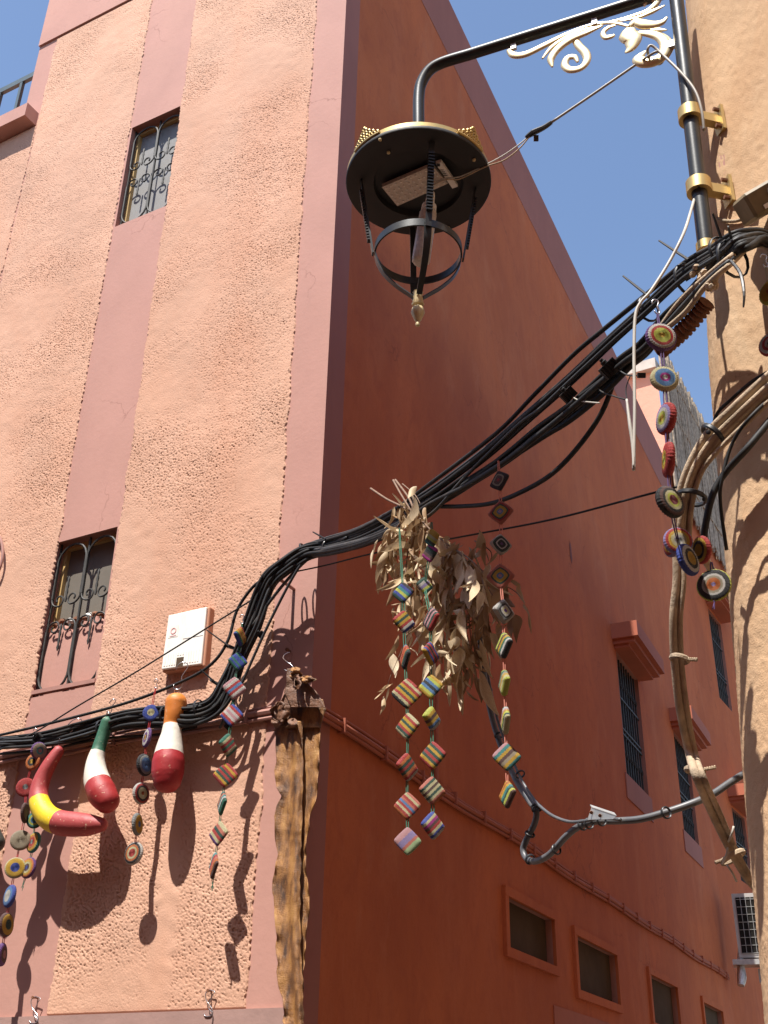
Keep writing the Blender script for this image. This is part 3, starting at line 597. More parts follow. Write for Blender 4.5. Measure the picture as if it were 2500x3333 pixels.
scr([(1130, 255), (1220, 262), (1300, 290), (1340, 350), (1320, 430), (1250, 475), (1170, 480), (1135, 455), (1195, 390)], [16, 28, 34, 36, 38, 42, 44, 40, 5])
scr([(1140, 240), (1260, 250), (1350, 300), (1380, 370), (1350, 460)], [6, 16, 22, 24, 6], o=-.006)
# clamps, plates, end cap
paxis = (pb-pt).normalized()
for (x, y) in ((2262, 373), (2291, 612)):
    t_ = min(range(200), key=lambda k: abs(((pt+(pb-pt)*k/200)-O).normalized().dot(upv)-(ray(x, y)).normalized().dot(upv))); cp = pt+(pb-pt)*t_/200
    q = MB(); q.lathe(cp, [(.0305, -.028), (.048, -.028), (.048, .028), (.0305, .028), (.0305, -.028)], 32, axis=paxis, cap=False); cl = q.build('clamp_ring', 'gold', lamp, smooth=True)
    wp = TW(x+76, y+12, .012); dv = wp-cp; dv.z = 0; dl = dv.length; dv.normalize(); sd = Vector((-dv.y, dv.x, 0))
    q = MB(); q.box(cp+dv*(.045+(dl-.045)/2), dv*((dl-.045)/2), sd*.018, UP*.022); q.build('clamp_arm', 'gold', cl)
    q = MB(); q.box(cp+dv*dl, dv*.007, sd*.035, UP*.066); q.build('wall_plate', 'gold', cl)
    for zz in (-.045, .045): q = MB(); q.lathe(cp+dv*(dl-.03)+UP*zz-sd*.02, [(.009, 0), (.009, .03), (.005, .032)], 6, axis=dv); q.build('bolt', 'rust', cl)
    q = MB(); q.lathe(cp-sd*0+(O-cp).normalized()*.044, [(.005, 0), (.005, .006)], 10, axis=(O-cp).normalized()); q.build('set_screw', 'lampinside', cl)
q = MB(); q.lathe(pb+paxis*.0, [(.030, -.01), (.036, -.008), (.036, .028), (.02, .032)], 28, axis=paxis); q.build('end_cap', 'gold', lamp, smooth=True)
# ------------------------------------------------------------------ cables
def bundle(name, label, cat, lo=None): return empty(name, lo, label, cat)
def tubeobj(name, pts, r, mat, parent=None, per=6, n=8):
    q = MB(); q.tube(crv(pts, per), r, n); return q.build(name, mat, parent, smooth='all')
def tieloop(c, T, r, parent, tail=None, name='cable_tie', rr=.004, mat='tie'):
    T = T.normalized(); a_ = T.orthogonal().normalized(); b_ = T.cross(a_); q = MB()
    q.tube([c+(a_*math.cos(t)+b_*math.sin(t))*r for t in np.linspace(0, 6.283, 15)[:-1]], rr, 6, closed=True, flat=(T, 1.8))
    if tail is not None: q.box(c+(tail[0]-c)*.02+Vector((0, 0, 0)), T*.008, a_*.006, b_*.006); q.tube([tail[0], (tail[0]+tail[1])/2, tail[1]], [.0055, .005, .0035], 6)
    return q.build(name, mat, parent, smooth=True)
mainb = bundle('cable_bundle', 'thick black bundle of overhead cables strung from the corner building to the tan house', 'cables', PB(1437, 1600))
top = [(1062, 1777), (1170, 1741), (1279, 1703), (1437, 1612), (1580, 1530), (1800, 1330), (1983, 1180), (2110, 1040), (2240, 915), (2350, 835), (2440, 770)]
wid = [22, 26, 34, 38, 42, 76, 78, 72, 66, 58, 50]
lw = [(0, 2418), (130, 2400), (260, 2378), (400, 2352), (520, 2338), (620, 2322), (690, 2292), (742, 2235), (785, 2140), (820, 2035), (852, 1930), (880, 1880), (925, 1848), (990, 1803)]
lwid = [16, 26, 30, 34, 36, 38, 36, 30, 27, 27, 27, 26, 26, 24]
def wob(k, i, s=1.): return math.sin(k*2.1+i*1.37)*s, math.cos(k*1.7+i*.93)*s
SPAN = dict(
 a=[(1062, 1758), (1170, 1722), (1290, 1655), (1400, 1574), (1611, 1414), (1737, 1287), (1864, 1157), (1965, 1072), (2100, 962), (2233, 852), (2316, 805), (2400, 755)],
 t=[(1062, 1768), (1170, 1735), (1290, 1672), (1400, 1608), (1569, 1482), (1695, 1372), (1822, 1262), (1906, 1186), (1991, 1106), (2110, 1000), (2225, 895), (2334, 825), (2406, 768)],
 x=[(1062, 1785), (1170, 1760), (1290, 1725), (1400, 1676), (1505, 1562), (1611, 1456), (1695, 1376), (1759, 1330), (1850, 1245), (1991, 1115), (2110, 1010), (2225, 905), (2334, 835), (2406, 775)],
 l=[(1062, 1790), (1170, 1765), (1290, 1715), (1400, 1642), (1527, 1570), (1653, 1486), (1759, 1406), (1843, 1347), (1948, 1262), (2033, 1186), (2100, 1130), (2175, 1030), (2262, 940), (2370, 824), (2424, 790)])
PLAN = [('a', 0, .02), ('t', -13, 0), ('t', -4, .02), ('t', 5, .0), ('t', 14, .03), ('t', -9, -.03), ('x', 0, .05), ('l', -13, 0), ('l', -8, .03), ('l', -2, -.02), ('l', 4, .03), ('l', 9, 0), ('l', 14, .02), ('l', 0, .05), ('l', -5, -.03), ('l', 11, -.03)]
NCAB = len(PLAN)
for k, (grp, po, dpt) in enumerate(PLAN):
    f_ = (k/(NCAB-1))*2-1; pts = []
    for i, ((x, y), wd) in enumerate(zip(lw, lwid)):
        wx, wy = wob(k*3, i, .5); f2 = max(-1, min(1, f_+wx*(1 if i < 9 else .4))); dep = .13+.05*math.sin(k*2.3+i*.8)+(.02*i/13 if i < 9 else .02+.02*(i-8))
        j0, j1 = max(i-1, 0), min(i+1, len(lw)-1); tx, ty = lw[j1][0]-lw[j0][0], lw[j1][1]-lw[j0][1]; L = math.hypot(tx, ty); nx_, ny_ = -ty/L, tx/L
        pts.append(PL(x+nx_*wd*f2, y+ny_*wd*f2, dep))
    run = SPAN[grp]
    for i, (x, y) in enumerate(run):
        j0, j1 = max(i-1, 0), min(i+1, len(run)-1); tx, ty = run[j1][0]-run[j0][0], run[j1][1]-run[j0][1]; L = math.hypot(tx, ty); nx_, ny_ = -ty/L, tx/L
        q_ = po*(1+.25*math.sin(k*1.3+i*.6))+(8*math.sin(k*2.2+i*.9) if grp == 'l' and i > 2 else 0); pts.append(PB(x+nx_*q_, y+ny_*q_, dpt+.012*math.sin(k*2.7+i*.5)))
    pts += [TW(2500, 775+12*math.sin(k)+16*f_, .06+.03*math.cos(k)), TW(2580, 880+40*f_, .05), TW(2650, 960+60*f_, .03), TW(2700, 1010+60*f_, -.04)]
    r_ = (.0100, .0085, .0105, .0095, .0080)[k % 5]*(1.18 if grp == 'l' else 1)
    tubeobj('cable', pts, r_, 'cable_grey' if k % 5 == 1 else 'cable', mainb, 5)
# looser strands of the same bundle
for k, (pts, r_) in enumerate([
    ([PL(-10, 2395, .16), PL(200, 2345, .17), PL(420, 2285, .18), PL(600, 2215, .18), PL(690, 2160, .19), PL(742, 2085, .19), PL(770, 1990, .19), PL(815, 1920, .2), PL(860, 1880, .22), PL(930, 1815, .25), PL(1000, 1772, .28), PB(1062, 1765)], .0095),
    ([PL(-10, 2445, .17), PL(120, 2380, .17), PL(250, 2300, .18), PL(430, 2195, .2), PL(600, 2090, .22), PL(760, 1990, .22), PL(840, 1940, .22)], .005),
    ([PL(820, 2040, .2), PL(900, 1930, .23), PL(985, 1835, .27), PL(1065, 1775, .3), PB(1130, 1750, .02)], .0095),
    ([PL(715, 2370, .13), PL(780, 2240, .2), PL(880, 2020, .24), PL(985, 1830, .28), PL(1070, 1772, .3)], .0085),
    ([PL(640, 2365, .08), PL(520, 2390, .08), PL(330, 2405, .09), PL(150, 2440, .1), PL(-10, 2455, .1)], .009)]):
    tubeobj('loose_cable', pts, r_, 'cable_grey' if k in (2, 3) else 'cable', mainb)
def tan2(pts, i): return (pts[min(i+1, len(pts)-1)]-pts[max(i-1, 0)])
# black plastic ties with long tails sticking out
for (x, y, r_, tx, ty, dx, dy) in ((2239, 862, .062, 2240, 845, 2145, 783), (2110, 968, .05, 2112, 965, 2028, 898), (2348, 778, .055, 2348, 775, 2320, 695), (2385, 790, .07, 2380, 775, 2370, 737), (1068, 1752, .035, 1060, 1755, 1018, 1731)):
    c_ = PB(x, y+45*(r_/.06), .0); tieloop(c_, PB(x+60, y-40)-PB(x-60, y+40), r_, mainb, (PB(tx, ty, .05), PB(dx, dy, .10)))
q = MB(); q.tube(crv([PB(2380, 850, .07), PB(2410, 890, .10), PB(2422, 950, .12), PB(2420, 1000, .12)], 4), lerpl([.006, .006, .003], 13), 6); q.build('cable_tie', 'tie', mainb)
for (x, y, r_, tx, ty, dx, dy) in ((748, 2105, .03, 745, 2103, 672, 2050), (705, 2225, .045, 700, 2220, 651, 2178), (330, 2370, .05, 0, 0, 0, 0), (540, 2330, .06, 0, 0, 0, 0), (650, 2310, .06, 0, 0, 0, 0), (830, 2020, .05, 0, 0, 0, 0), (955, 1822, .05, 0, 0, 0, 0), (990, 1790, .045, 0, 0, 0, 0)):
    i = min(range(len(lw)), key=lambda k: (lw[k][0]-x)**2+(lw[k][1]-y)**2); i = max(1, min(len(lw)-2, i))
    tieloop(PL(x, y, .15), PL(*lw[i+1], .15)-PL(*lw[i-1], .15), r_, mainb, (PL(tx, ty, .19), PL(dx, dy, .26)) if tx else None)
# corrugated black sleeve at the tan wall end and on the corner
q = MB(); q.tube(crv([PB(2150, 1140, .02), PB(2230, 1070, .02), PB(2300, 985, .02)], 14), [(.022 if i % 2 else .034) for i in range(29)], 10); q.build('corrugated_sleeve', 'rust', mainb, smooth=True)
q = MB(); q.tube(crv([PL(958, 1830, .2), PL(1000, 1812, .24), PL(1060, 1792, .28), PB(1130, 1765, -.02)], 12), [(.017 if i % 2 else .024) for i in range(37)], 9); q.build('corrugated_sleeve', 'cable', mainb, smooth=True)
# dusty clods and dirty strands on the right end
for k in range(3):
    tubeobj('dusty_cable', [PB(2120+12*k, 1110-10*k, .05), PB(2210+10*k, 985+16*k, .06), PB(2300, 900+14*k, .06), PB(2385, 830+12*k, .05), TW(2450, 775+12*k, .09), TW(2520, 800+10*k, .06), TW(2620, 900+10*k, -.04)], .010, 'dusty' if k != 1 else 'cable_grey', mainb)
q = MB()
for k in range(26): c_ = PB(2290+random.uniform(-35, 40), 905+random.uniform(-40, 40), .02+random.uniform(0, .04)); q.lathe(c_, [(.003, -.012), (.014, -.004), (.013, .006), (.004, .012)], 7, Vector((random.uniform(-1, 1), random.uniform(-1, 1), 1)))
q.build('mud_clod', 'dusty', mainb)
# junction boxes in the span
for (x, y, sc_) in ((1985, 1200, 1.), (1850, 1285, .85), (122, 2400, .8), (745, 2360, .7), (850, 2065, .6)):
    P_ = PB(x, y, .07) if x > 1200 else PL(x, y, .22); u_ = (rt*.7+upv*.7)*.034*sc_; v_ = (rt*-.7+upv*.7)*.026*sc_; w3 = fw*.02*sc_
    q = MB(); q.box(P_, u_, v_, w3); q.lathe(P_+v_*1.0, [(.012*sc_, 0), (.013*sc_, .012), (.008*sc_, .014), (.008*sc_, .024*sc_)], 10, axis=v_)
    for j in range(5): q.box(P_+u_*(-.8+.4*j)-w3, u_*.06, v_*.9, w3*.3)
    q.build('junction_box', 'cable', mainb)
for pts, r_, m_ in (([(1995, 1190), (2030, 1215), (2052, 1222), (2085, 1222)], .003, 'cable_grey'), ([(2052, 1222), (2038, 1262), (2040, 1300)], .0022, 'cable_grey'), ([(1955, 1235), (1952, 1270), (2000, 1290), (2035, 1300)], .003, 'cable'), ([(1860, 1290), (1890, 1305), (1952, 1312)], .003, 'whitecable')):
    tubeobj('thin_wire', [PB(x, y, .06) for x, y in pts], r_, m_, mainb)
q = MB(); q.box(PB(2088, 1222, .06), rt*.014, upv*.009, fw*.008); q.build('wire_connector', 'tie', mainb)
# separate runs
tag(tubeobj('sagging_cable', [PB(2000, 1235, -.05), PB(1960, 1340, -.05), PB(1890, 1445, -.05), PB(1800, 1540, -.04), PB(1700, 1600, -.03), PB(1600, 1638, -.02), PB(1500, 1648, 0), PB(1410, 1648, 0)], .0105, 'cable'), 'single black cable sagging in a curve below the main bundle', 'cable')
tag(tubeobj('slack_wire', [PL(955, 1862, .2), PL(1060, 1840, .25), PB(1230, 1798, -.05), PB(1530, 1742, -.1), PB(1800, 1690, -.15), PB(2105, 1610, -.2), hdist(2232, 1578, 3.9)], .0046, 'cable'), 'thin dark twin wire stretched across the alley wall behind the leaves', 'wire')
wc = tubeobj('white_cable', [hdist(2262, 640, 3.44), hdist(2248, 690, 3.35), hdist(2225, 760, 3.18), hdist(2180, 850, 3.16), hdist(2120, 945, 3.15), hdist(2085, 985, 3.15), hdist(2068, 1030, 3.15), hdist(2064, 1150, 3.15), hdist(2066, 1320, 3.15), hdist(2064, 1440, 3.15), hdist(2063, 1530, 3.15)], .0056, 'whitecable')
tag(wc, 'loose off-white cable dangling from the lamp pole past the bundle', 'cable')
tubeobj('split_strand', [hdist(2040, 1300, 3.16), hdist(2050, 1380, 3.15), hdist(2060, 1450, 3.15), hdist(2062, 1520, 3.145)], lerpl([.004, .006, .006, .003], 19), 'whitecable', wc)
sup = tubeobj('lamp_supply_cable', [hdist(2292, 425, 3.40), hdist(2284, 360, 3.385), hdist(2262, 295, 3.385), hdist(2215, 235, 3.40), PA(2150, 172, .035), PA(2120, 148, .04), PA(2108, 165, .035), PA(2120, 200, -.02), PA(2148, 208, -.04), PA(2158, 190, -.01), PA(2140, 168, .035), PA(2100, 190, .02), PA(2073, 208, 0), PA(1940, 300, 0), PA(1795, 398, 0)], .0058, 'supplycable')
tag(sup, 'grey cable knotted through the gold scroll feeding the lantern', 'cable')
q = MB(); q.tube(crv([PA(1795, 398), PA(1770, 415), PA(1735, 432), PA(1712, 448)], 4), lerpl([.009, .011, .014, .008], 13), 8); q.box(PA(1745, 450), rt*.01, upv*.012, fw*.006); q.build('tape_joint', 'tie', sup)
for k, dy in enumerate((0, 14)):
    tubeobj('lead', [PA(1730, 436), PA(1690, 470+dy), PA(1640, 505+dy*1.2), PA(1578, 538+dy*.4), und(1150, 650+20*k, -.02), und(1020, 665+12*k, -.03), und(870, 735+10*k, -.02)], .003, 'whitecable' if k == 0 else 'dusty', sup)
tag(tubeobj('wall_cable', [TW(2322, 700, .02), TW(2345, 716, .02), TW(2390, 720, .02), TW(2430, 708, .02), TW(2462, 690, .03)], .007, 'dusty'), 'dusty white cable clipped to the tan wall below the lamp bracket', 'cable')
# old mounting scar between the two wall plates is part of the tan house
q = MB(); pts = [(2328, 440), (2345, 445), (2358, 500), (2362, 560), (2345, 580), (2338, 520)]; q.add([TW(x, y, .007) for x, y in pts], [tuple(range(6))]); q.build('mounting_patch', 'lilac', rb)
# floodlight on the tan wall
fp = TW(2478, 655, .10); fl_ = empty('floodlight', fp, 'olive brown boxy floodlight on the tan wall', 'light'); u_ = (rt*.86+upv*.50).normalized(); v_ = (-rt*.50+upv*.86).normalized(); w3 = u_.cross(v_)
q = MB(); q.box(fp, u_*.075, v_*.05, w3*.07); o = q.build('case', 'olive', fl_); o.modifiers.new('b', 'BEVEL').width = .01
q = MB()
for k in range(5): q.tube([fp+w3*.072+u_*.035+(u_*math.cos(t)+v_*math.sin(t))*(.007+.0055*k) for t in np.linspace(0, 6.283, 17)[:-1]], .0028, 6, closed=True)
q.build('cable_gland', 'concrete', fl_); q = MB(); q.box(fp+w3*.072-v_*.028-u_*.01, u_*.022, v_*.008, w3*.002); q.build('sticker', 'boxwhite', fl_)
# dusty pipe bundle bending over the tan wall and down the alley
dus = empty('dusty_pipe_bundle', hdist(2230, 1550, 3.4), 'dust-caked bundle of pipes curving off the tan wall down into the alley', 'cables')
dl_ = [(2560, 1215, 3.25), (2480, 1285, 3.3), (2400, 1360, 3.35), (2320, 1440, 3.4), (2262, 1530, 3.45), (2232, 1630, 3.5), (2222, 1740, 3.55)]
for k in range(6):
    f_ = k-2.5; pts = [hdist(x+f_*(6 if i > 3 else 7)+(18*f_/2.5 if 3 < i else 0)*.35, y+f_*(11 if i < 4 else 3), D+.012*math.sin(k*2.)) for i, (x, y, D) in enumerate(dl_)]
    pts = [TW(2720+8*k, 1080+24*f_, -.05), TW(2640, 1150+18*f_, .03)]+pts
    if k in (0, 1): pts += [hdist(2208+f_*2+k*20, 1880, 3.6), hdist(2192+k*22, 2010, 3.65), hdist(2196+k*22, 2150, 3.72), hdist(2212+k*23, 2300, 3.8), hdist(2243+k*20, 2450, 3.9), hdist(2268+k*22, 2530, 3.72), hdist(2320+k*24, 2650, 4.05), hdist(2385+k*16, 2780, 4.2), hdist(2450+k*14, 2880, 4.35), hdist(2520+k*6, 2930, 4.5)]
    elif k < 4: pts += [hdist(2262+8*k, 1800, 3.65), hdist(2330+6*k, 1900, 3.8), hdist(2420, 1990, 4.0)]
    tubeobj('pipe', pts, (.0145, .0100, .012, .010, .011, .009)[k], 'dusty' if k else 'dusty', dus, 6, 10)
tubeobj('strand', [TW(2660, 1190, -.04), TW(2560, 1255, .06), hdist(2450, 1350, 3.28), hdist(2385, 1440, 3.33), hdist(2350, 1560, 3.36), hdist(2345, 1640, 3.4), hdist(2365, 1790, 3.5)], .006, 'cable', dus)
tag(tubeobj('stray_black_cable', [TW(2640, 1240, -.04), TW(2540, 1330, .08), hdist(2440, 1450, 3.3), hdist(2360, 1540, 3.36), hdist(2320, 1610, 3.38), hdist(2298, 1700, 3.4), hdist(2290, 1760, 3.42)], .0115, 'cable'), 'black cable hanging beside the dusty pipes at the tan corner', 'cable')
tag(tubeobj('arched_wire', [TW(2600, 1160, -.03), TW(2530, 1195, .06), TW(2450, 1240, .07), TW(2380, 1300, .06), hdist(2335, 1345, 3.45), hdist(2320, 1400, 3.5), hdist(2318, 1430, 3.5)], .006, 'cable'), 'thin black wire arching across the tan wall above the dusty pipes', 'wire')
for (x, y, D, r_, tx, ty) in ((2322, 1415, 3.4, .045, 2308, 1408), (2250, 1620, 3.5, .05, 2300, 1625), (2212, 2145, 3.7, .03, 2270, 2147), (2262, 2510, 3.93, .032, 2330, 2497), (2385, 2790, 4.2, .045, 2328, 2808)):
    c_ = hdist(x, y, D); T = hdist(x-12, y+60, D)-hdist(x+12, y-60, D) if y > 1500 else hdist(x+50, y-50, D)-hdist(x-50, y+50, D)
    if y > 2600: T = hdist(x+50, y+80, D)-hdist(x-50, y-80, D)
    q = MB(); T = T.normalized(); a_ = T.orthogonal().normalized(); b_ = T.cross(a_); q.tube([c_+(a_*math.cos(t)+b_*math.sin(t))*r_ for t in np.linspace(0, 6.283, 15)[:-1]], .0055, 6, closed=True, flat=(T, 1.8)); t1 = hdist(tx, ty, D-.03); t0 = c_+(t1-c_).normalized()*r_
    q.tube([t0+(t1-t0)*j/10 for j in range(11)], [.005+.003*(j % 2) for j in range(11)], 6); q.build('cable_tie', 'dusty' if y > 2000 else 'tie', dus, smooth=True)
for (x, y, x2, y2) in ((2388, 2690, 2370, 2740), (2370, 2760, 2352, 2810), (2366, 2815, 2397, 2868)): tubeobj('wire_end', [hdist(x, y, 4.1), hdist((x+x2)/2+3, (y+y2)/2, 4.1), hdist(x2, y2, 4.15)], .004, 'whitecable', dus, 3)
# grey conduit: hangs from the leaves, loops and climbs to the tan house
gc = empty('grey_conduit', PB(1750, 2640, -.1), 'grey plastic conduit hanging in a loop between leaves and tan house', 'conduit')
cpts = [(1560, 2030), (1563, 2080), (1570, 2160), (1583, 2250), (1605, 2350), (1635, 2440), (1680, 2540), (1722, 2605), (1745, 2640), (1740, 2680), (1715, 2730), (1703, 2765), (1715, 2795), (1745, 2803), (1790, 2780), (1840, 2725), (1885, 2690), (1940, 2673), (2010, 2672), (2090, 2665), (2180, 2640), (2260, 2612), (2320, 2585), (2380, 2545), (2445, 2508), (2520, 2490)]
tubeobj('conduit', [PB(x, y, -.12+.0*i) if i < 16 else PB(x, y, -.12)*(1-(i-15)/11.)+hdist(x, y, 4.3)*((i-15)/11.) for i, (x, y) in enumerate(cpts)], .0125, 'conduit_grey', gc, 5, 12)
tubeobj('strapped_cable', [PB(1573, 2080, -.105), PB(1583, 2160, -.105), PB(1598, 2250, -.105), PB(1620, 2345, -.105), PB(1652, 2435, -.105), PB(1696, 2535, -.105), PB(1738, 2602, -.105), PB(1762, 2628, -.10), PB(1800, 2656, -.1), PB(1850, 2674, -.1), PB(1895, 2673, -.1), PB(1960, 2662, -.1), PB(2020, 2668, -.1)], .006, 'conduit_grey', gc)
for (x, y) in ((1566, 2090), (1585, 2247), (1621, 2393), (1690, 2520), (1742, 2625), (1744, 2634), (1722, 2715), (1722, 2797), (1808, 2765), (1893, 2685), (1914, 2680), (1955, 2670), (2165, 2645)):
    i = min(range(1, len(cpts)-1), key=lambda k: (cpts[k][0]-x)**2+(cpts[k][1]-y)**2); T = PB(*cpts[i+1], -.12)-PB(*cpts[i-1], -.12)
    tieloop(PB(x+3, y, -.115), T, .0185, gc, None, rr=.003)
q = MB(); a0, a1, a2, a3 = PB(1913, 2668, -.06), PB(1926, 2628, -.06), PB(2006, 2655, -.06), PB(1995, 2666, -.06); dz = fw*.004
q.add([a0, a1, a2, a3, a0+dz, a1+dz, a2+dz, a3+dz], [(0, 1, 2, 3), (4, 7, 6, 5), (0, 4, 5, 1), (1, 5, 6, 2), (2, 6, 7, 3), (3, 7, 4, 0)]); q.box((a1+a2)/2+fw*.015, (a2-a1)/2, fw*.018, upv*.002); br = q.build('steel_bracket', 'galv', gc)
for (x, y) in ((1925, 2645), (1953, 2655)): q = MB(); q.lathe(PB(x, y, -.055), [(.006, 0), (.006, .004)], 10, axis=fw); q.build('bolt_hole', 'rust', br)
# ------------------------------------------------------------------ meter box on the sunny wall
bx = empty('meter_box', LS(.99, 4.15), 'white plastic utility box with terracotta painted sides above the gourds', 'utility box')
TLB, TRB, BRB, BLB = PL(550, 2004, .075), PL(674, 1976, .075), PL(656, 2162, .075), PL(527, 2180, .075)
def bl(u, v, o=0): return TLB*(1-u)*(1-v)+TRB*u*(1-v)+BRB*u*v+BLB*(1-u)*v+NL*o
def slab(name, mat, par, u0, u1, v0, v1, o0, o1, bev=0):
    P_ = [bl(u0, v0, o0), bl(u1, v0, o0), bl(u1, v1, o0), bl(u0, v1, o0), bl(u0, v0, o1), bl(u1, v0, o1), bl(u1, v1, o1), bl(u0, v1, o1)]
    q = MB(); q.add(P_, [(0, 3, 2, 1), (4, 5, 6, 7), (0, 1, 5, 4), (1, 2, 6, 5), (2, 3, 7, 6), (3, 0, 4, 7)]); o = q.build(name, mat, par)
    if bev: m_ = o.modifiers.new('b', 'BEVEL'); m_.width = bev; m_.segments = 3
    return o
simple('terracotta', (.52, .245, .145), .7, var=.08, nscale=9)
slab('case', 'terracotta', bx, -.04, 1.04, -.03, 1.03, -.08, -.012, .012); slab('cover', 'boxwhite', bx, .0, 1., .0, 1., -.014, .006, .006)
slab('cable_slot', 'shutter', bx, .37, .55, .83, .99, .004, .008)
st = slab('sticker', 'white', bx, .08, .32, .22, .44, .006, .0075)
q = MB(); cc_ = bl(.2, .32, .009); q.tube([cc_+TL*(.019*math.cos(t))+UP*(.019*math.sin(t)) for t in np.linspace(0, 6.283, 17)[:-1]], .0045, 6, closed=True, flat=(NL, .3)); q.build('round_emblem', 'stickerpink', st)
q = MB(); q.box(bl(.2, .412, .0085), TL*.024, NL*.0006, UP*.003); q.build('print_line', 'stickerpink', st)
for k in range(14): slab('vent_rib', 'boxwhite', bx, .05+.065*k, .085+.065*k, .74, .79 if 4 < k < 8 else .95, .006, .0085)
slab('seam', 'curtain', bx, .47, .98, .50, .506, .006, .0075)
# ------------------------------------------------------------------ hooks
def shook(P0, P1, parent, r=.0028, bow=.5, side=1):
    """S-hook from P0 (top, over the cable) to P1 (bottom)"""
    d = P1-P0; L = d.length; d.normalize(); s = rt*side; q = MB()
    pts = [P0-s*.25*L+d*.22*L, P0-s*.22*L+d*.04*L, P0-s*.08*L-d*.06*L, P0+s*.10*L+d*.02*L, P0+s*.14*L+d*.18*L, P0+s*.04*L+d*.5*L, P1+s*.14*L-d*.22*L, P1+s*.12*L-d*.05*L, P1, P1-s*.12*L-d*.06*L, P1-s*.16*L-d*.2*L]
    q.tube(crv(pts, 4), r, 6); return q.build('wire_hook', 'wire', parent, smooth='all')
# ------------------------------------------------------------------ gourds
def gourd(name, label, pts, rad, off, mat, hook, k_=.348):
    P_ = crv([PL(x, y, off+o) for x, y, o in pts], 7); k = pxm(P_[0])*k_; R_ = [max(.002, v*k) for v in np.interp(np.linspace(0, len(rad)-1, len(P_)), range(len(rad)), rad)]
    # rounded ends
    d0 = (P_[0]-P_[1]).normalized(); d1 = (P_[-1]-P_[-2]).normalized(); r0, r1 = R_[0], R_[-1]
    for t in (.35, .65, .85, .97, 1.0):
        P_.insert(0, P_[0].lerp(P_[0], 0)); R_.insert(0, 0)
        P_.append(P_[-1].copy()); R_.append(0)
    n = len(P_); ts = (.35, .65, .85, .97, 1.0); b0_, b1_ = P_[5].copy(), P_[n-6].copy()
    for i, t in enumerate(ts):
        P_[4-i] = b0_+d0*r0*t*.9; R_[4-i] = max(.0015, r0*math.sqrt(max(0, 1-t*t))); P_[n-5+i] = b1_+d1*r1*t*.9; R_[n-5+i] = max(.0015, r1*math.sqrt(max(0, 1-t*t)))
    q = MB(); N_ = 26; q.tube(P_, R_, N_); me_o = q.build(name, mat, None, smooth='all'); me = me_o.data
    at = me.attributes.new('along', 'FLOAT', 'POINT'); dd = [0]
    for i in range(1, n): dd.append(dd[-1]+(P_[i]-P_[i-1]).length)
    at.data.foreach_set('value', [dd[i]/dd[-1] for i in range(n) for _ in range(N_)])
    tag(me_o, label, 'gourd', None)
    t_ = P_[0]+Vector((0, 0, 0)); q = MB(); q.tube([t_+(rt*math.cos(a)+upv*math.sin(a))*.014+upv*.012+NL*.004 for a in np.linspace(-1.2, 4.2, 12)], .0028, 6); q.build('screw_eye', 'wire', me_o, smooth='all')
    shook(PL(hook[0], hook[1], off+.01), t_+upv*.02+NL*.006, me_o); return me_o
c7 = lambda l: [(x*.348, 2230+y*.348, o) for x, y, o in l]
RED, WHT = (.36, .05, .05), (.66, .62, .53)
gourd('painted_gourd', 'curved banana-shaped gourd painted red, yellow and red', c7([(548, 615, 0), (470, 730, .02), (395, 880, .03), (362, 1020, .04), (385, 1140, .05), (460, 1240, .05), (570, 1288, .05), (700, 1302, .04), (830, 1308, .03), (950, 1306, .02)]), [52, 64, 76, 86, 96, 106, 110, 108, 96, 60], .17,
      gourdmat('paint_red_yellow', [(0, RED), (.375, (.72, .52, .015)), (.635, (.36, .055, .055))], .7), (258, 2343))
gourd('painted_gourd', 'long-necked gourd painted green, white and red', c7([(1005, 345, 0), (965, 470, 0), (925, 590, .01), (895, 730, .02), (905, 880, .03), (955, 1010, .04), (1005, 1085, .04)]), [58, 60, 62, 88, 118, 132, 112], .17,
      gourdmat('paint_green_white', [(0, (.035, .13, .075)), (.335, WHT), (.675, (.33, .022, .022))], .5), (372, 2278))
c3 = lambda l: [(400+x*.3165, 2200+y*.3165, o) for x, y, o in l]
gourd('painted_gourd', 'bottle gourd painted orange, white and dark red', c3([(548, 275, 0), (535, 390, 0), (512, 500, 0), (500, 600, .01), (482, 740, .02), (468, 890, .03), (460, 1000, .03), (456, 1070, .03)]), [112, 105, 93, 103, 136, 163, 160, 142], .17,
      gourdmat('paint_orange', [(0, (.60, .19, .025)), (.325, WHT), (.635, (.34, .018, .022))], .3), (602, 2160), .3165)
gourd('painted_gourd', 'dark grey speckled gourd hanging beside the plain beige crochet disc', [(-60, 2600, 0), (-45, 2680, 0), (-30, 2720, 0), (-14, 2745, 0)], [22, 26, 34, 30], .20, gourdmat('paint_dark', [(0, (.035, .038, .03)), (.9, (.05, .05, .04))], .5), (-60, 2520), 1.)
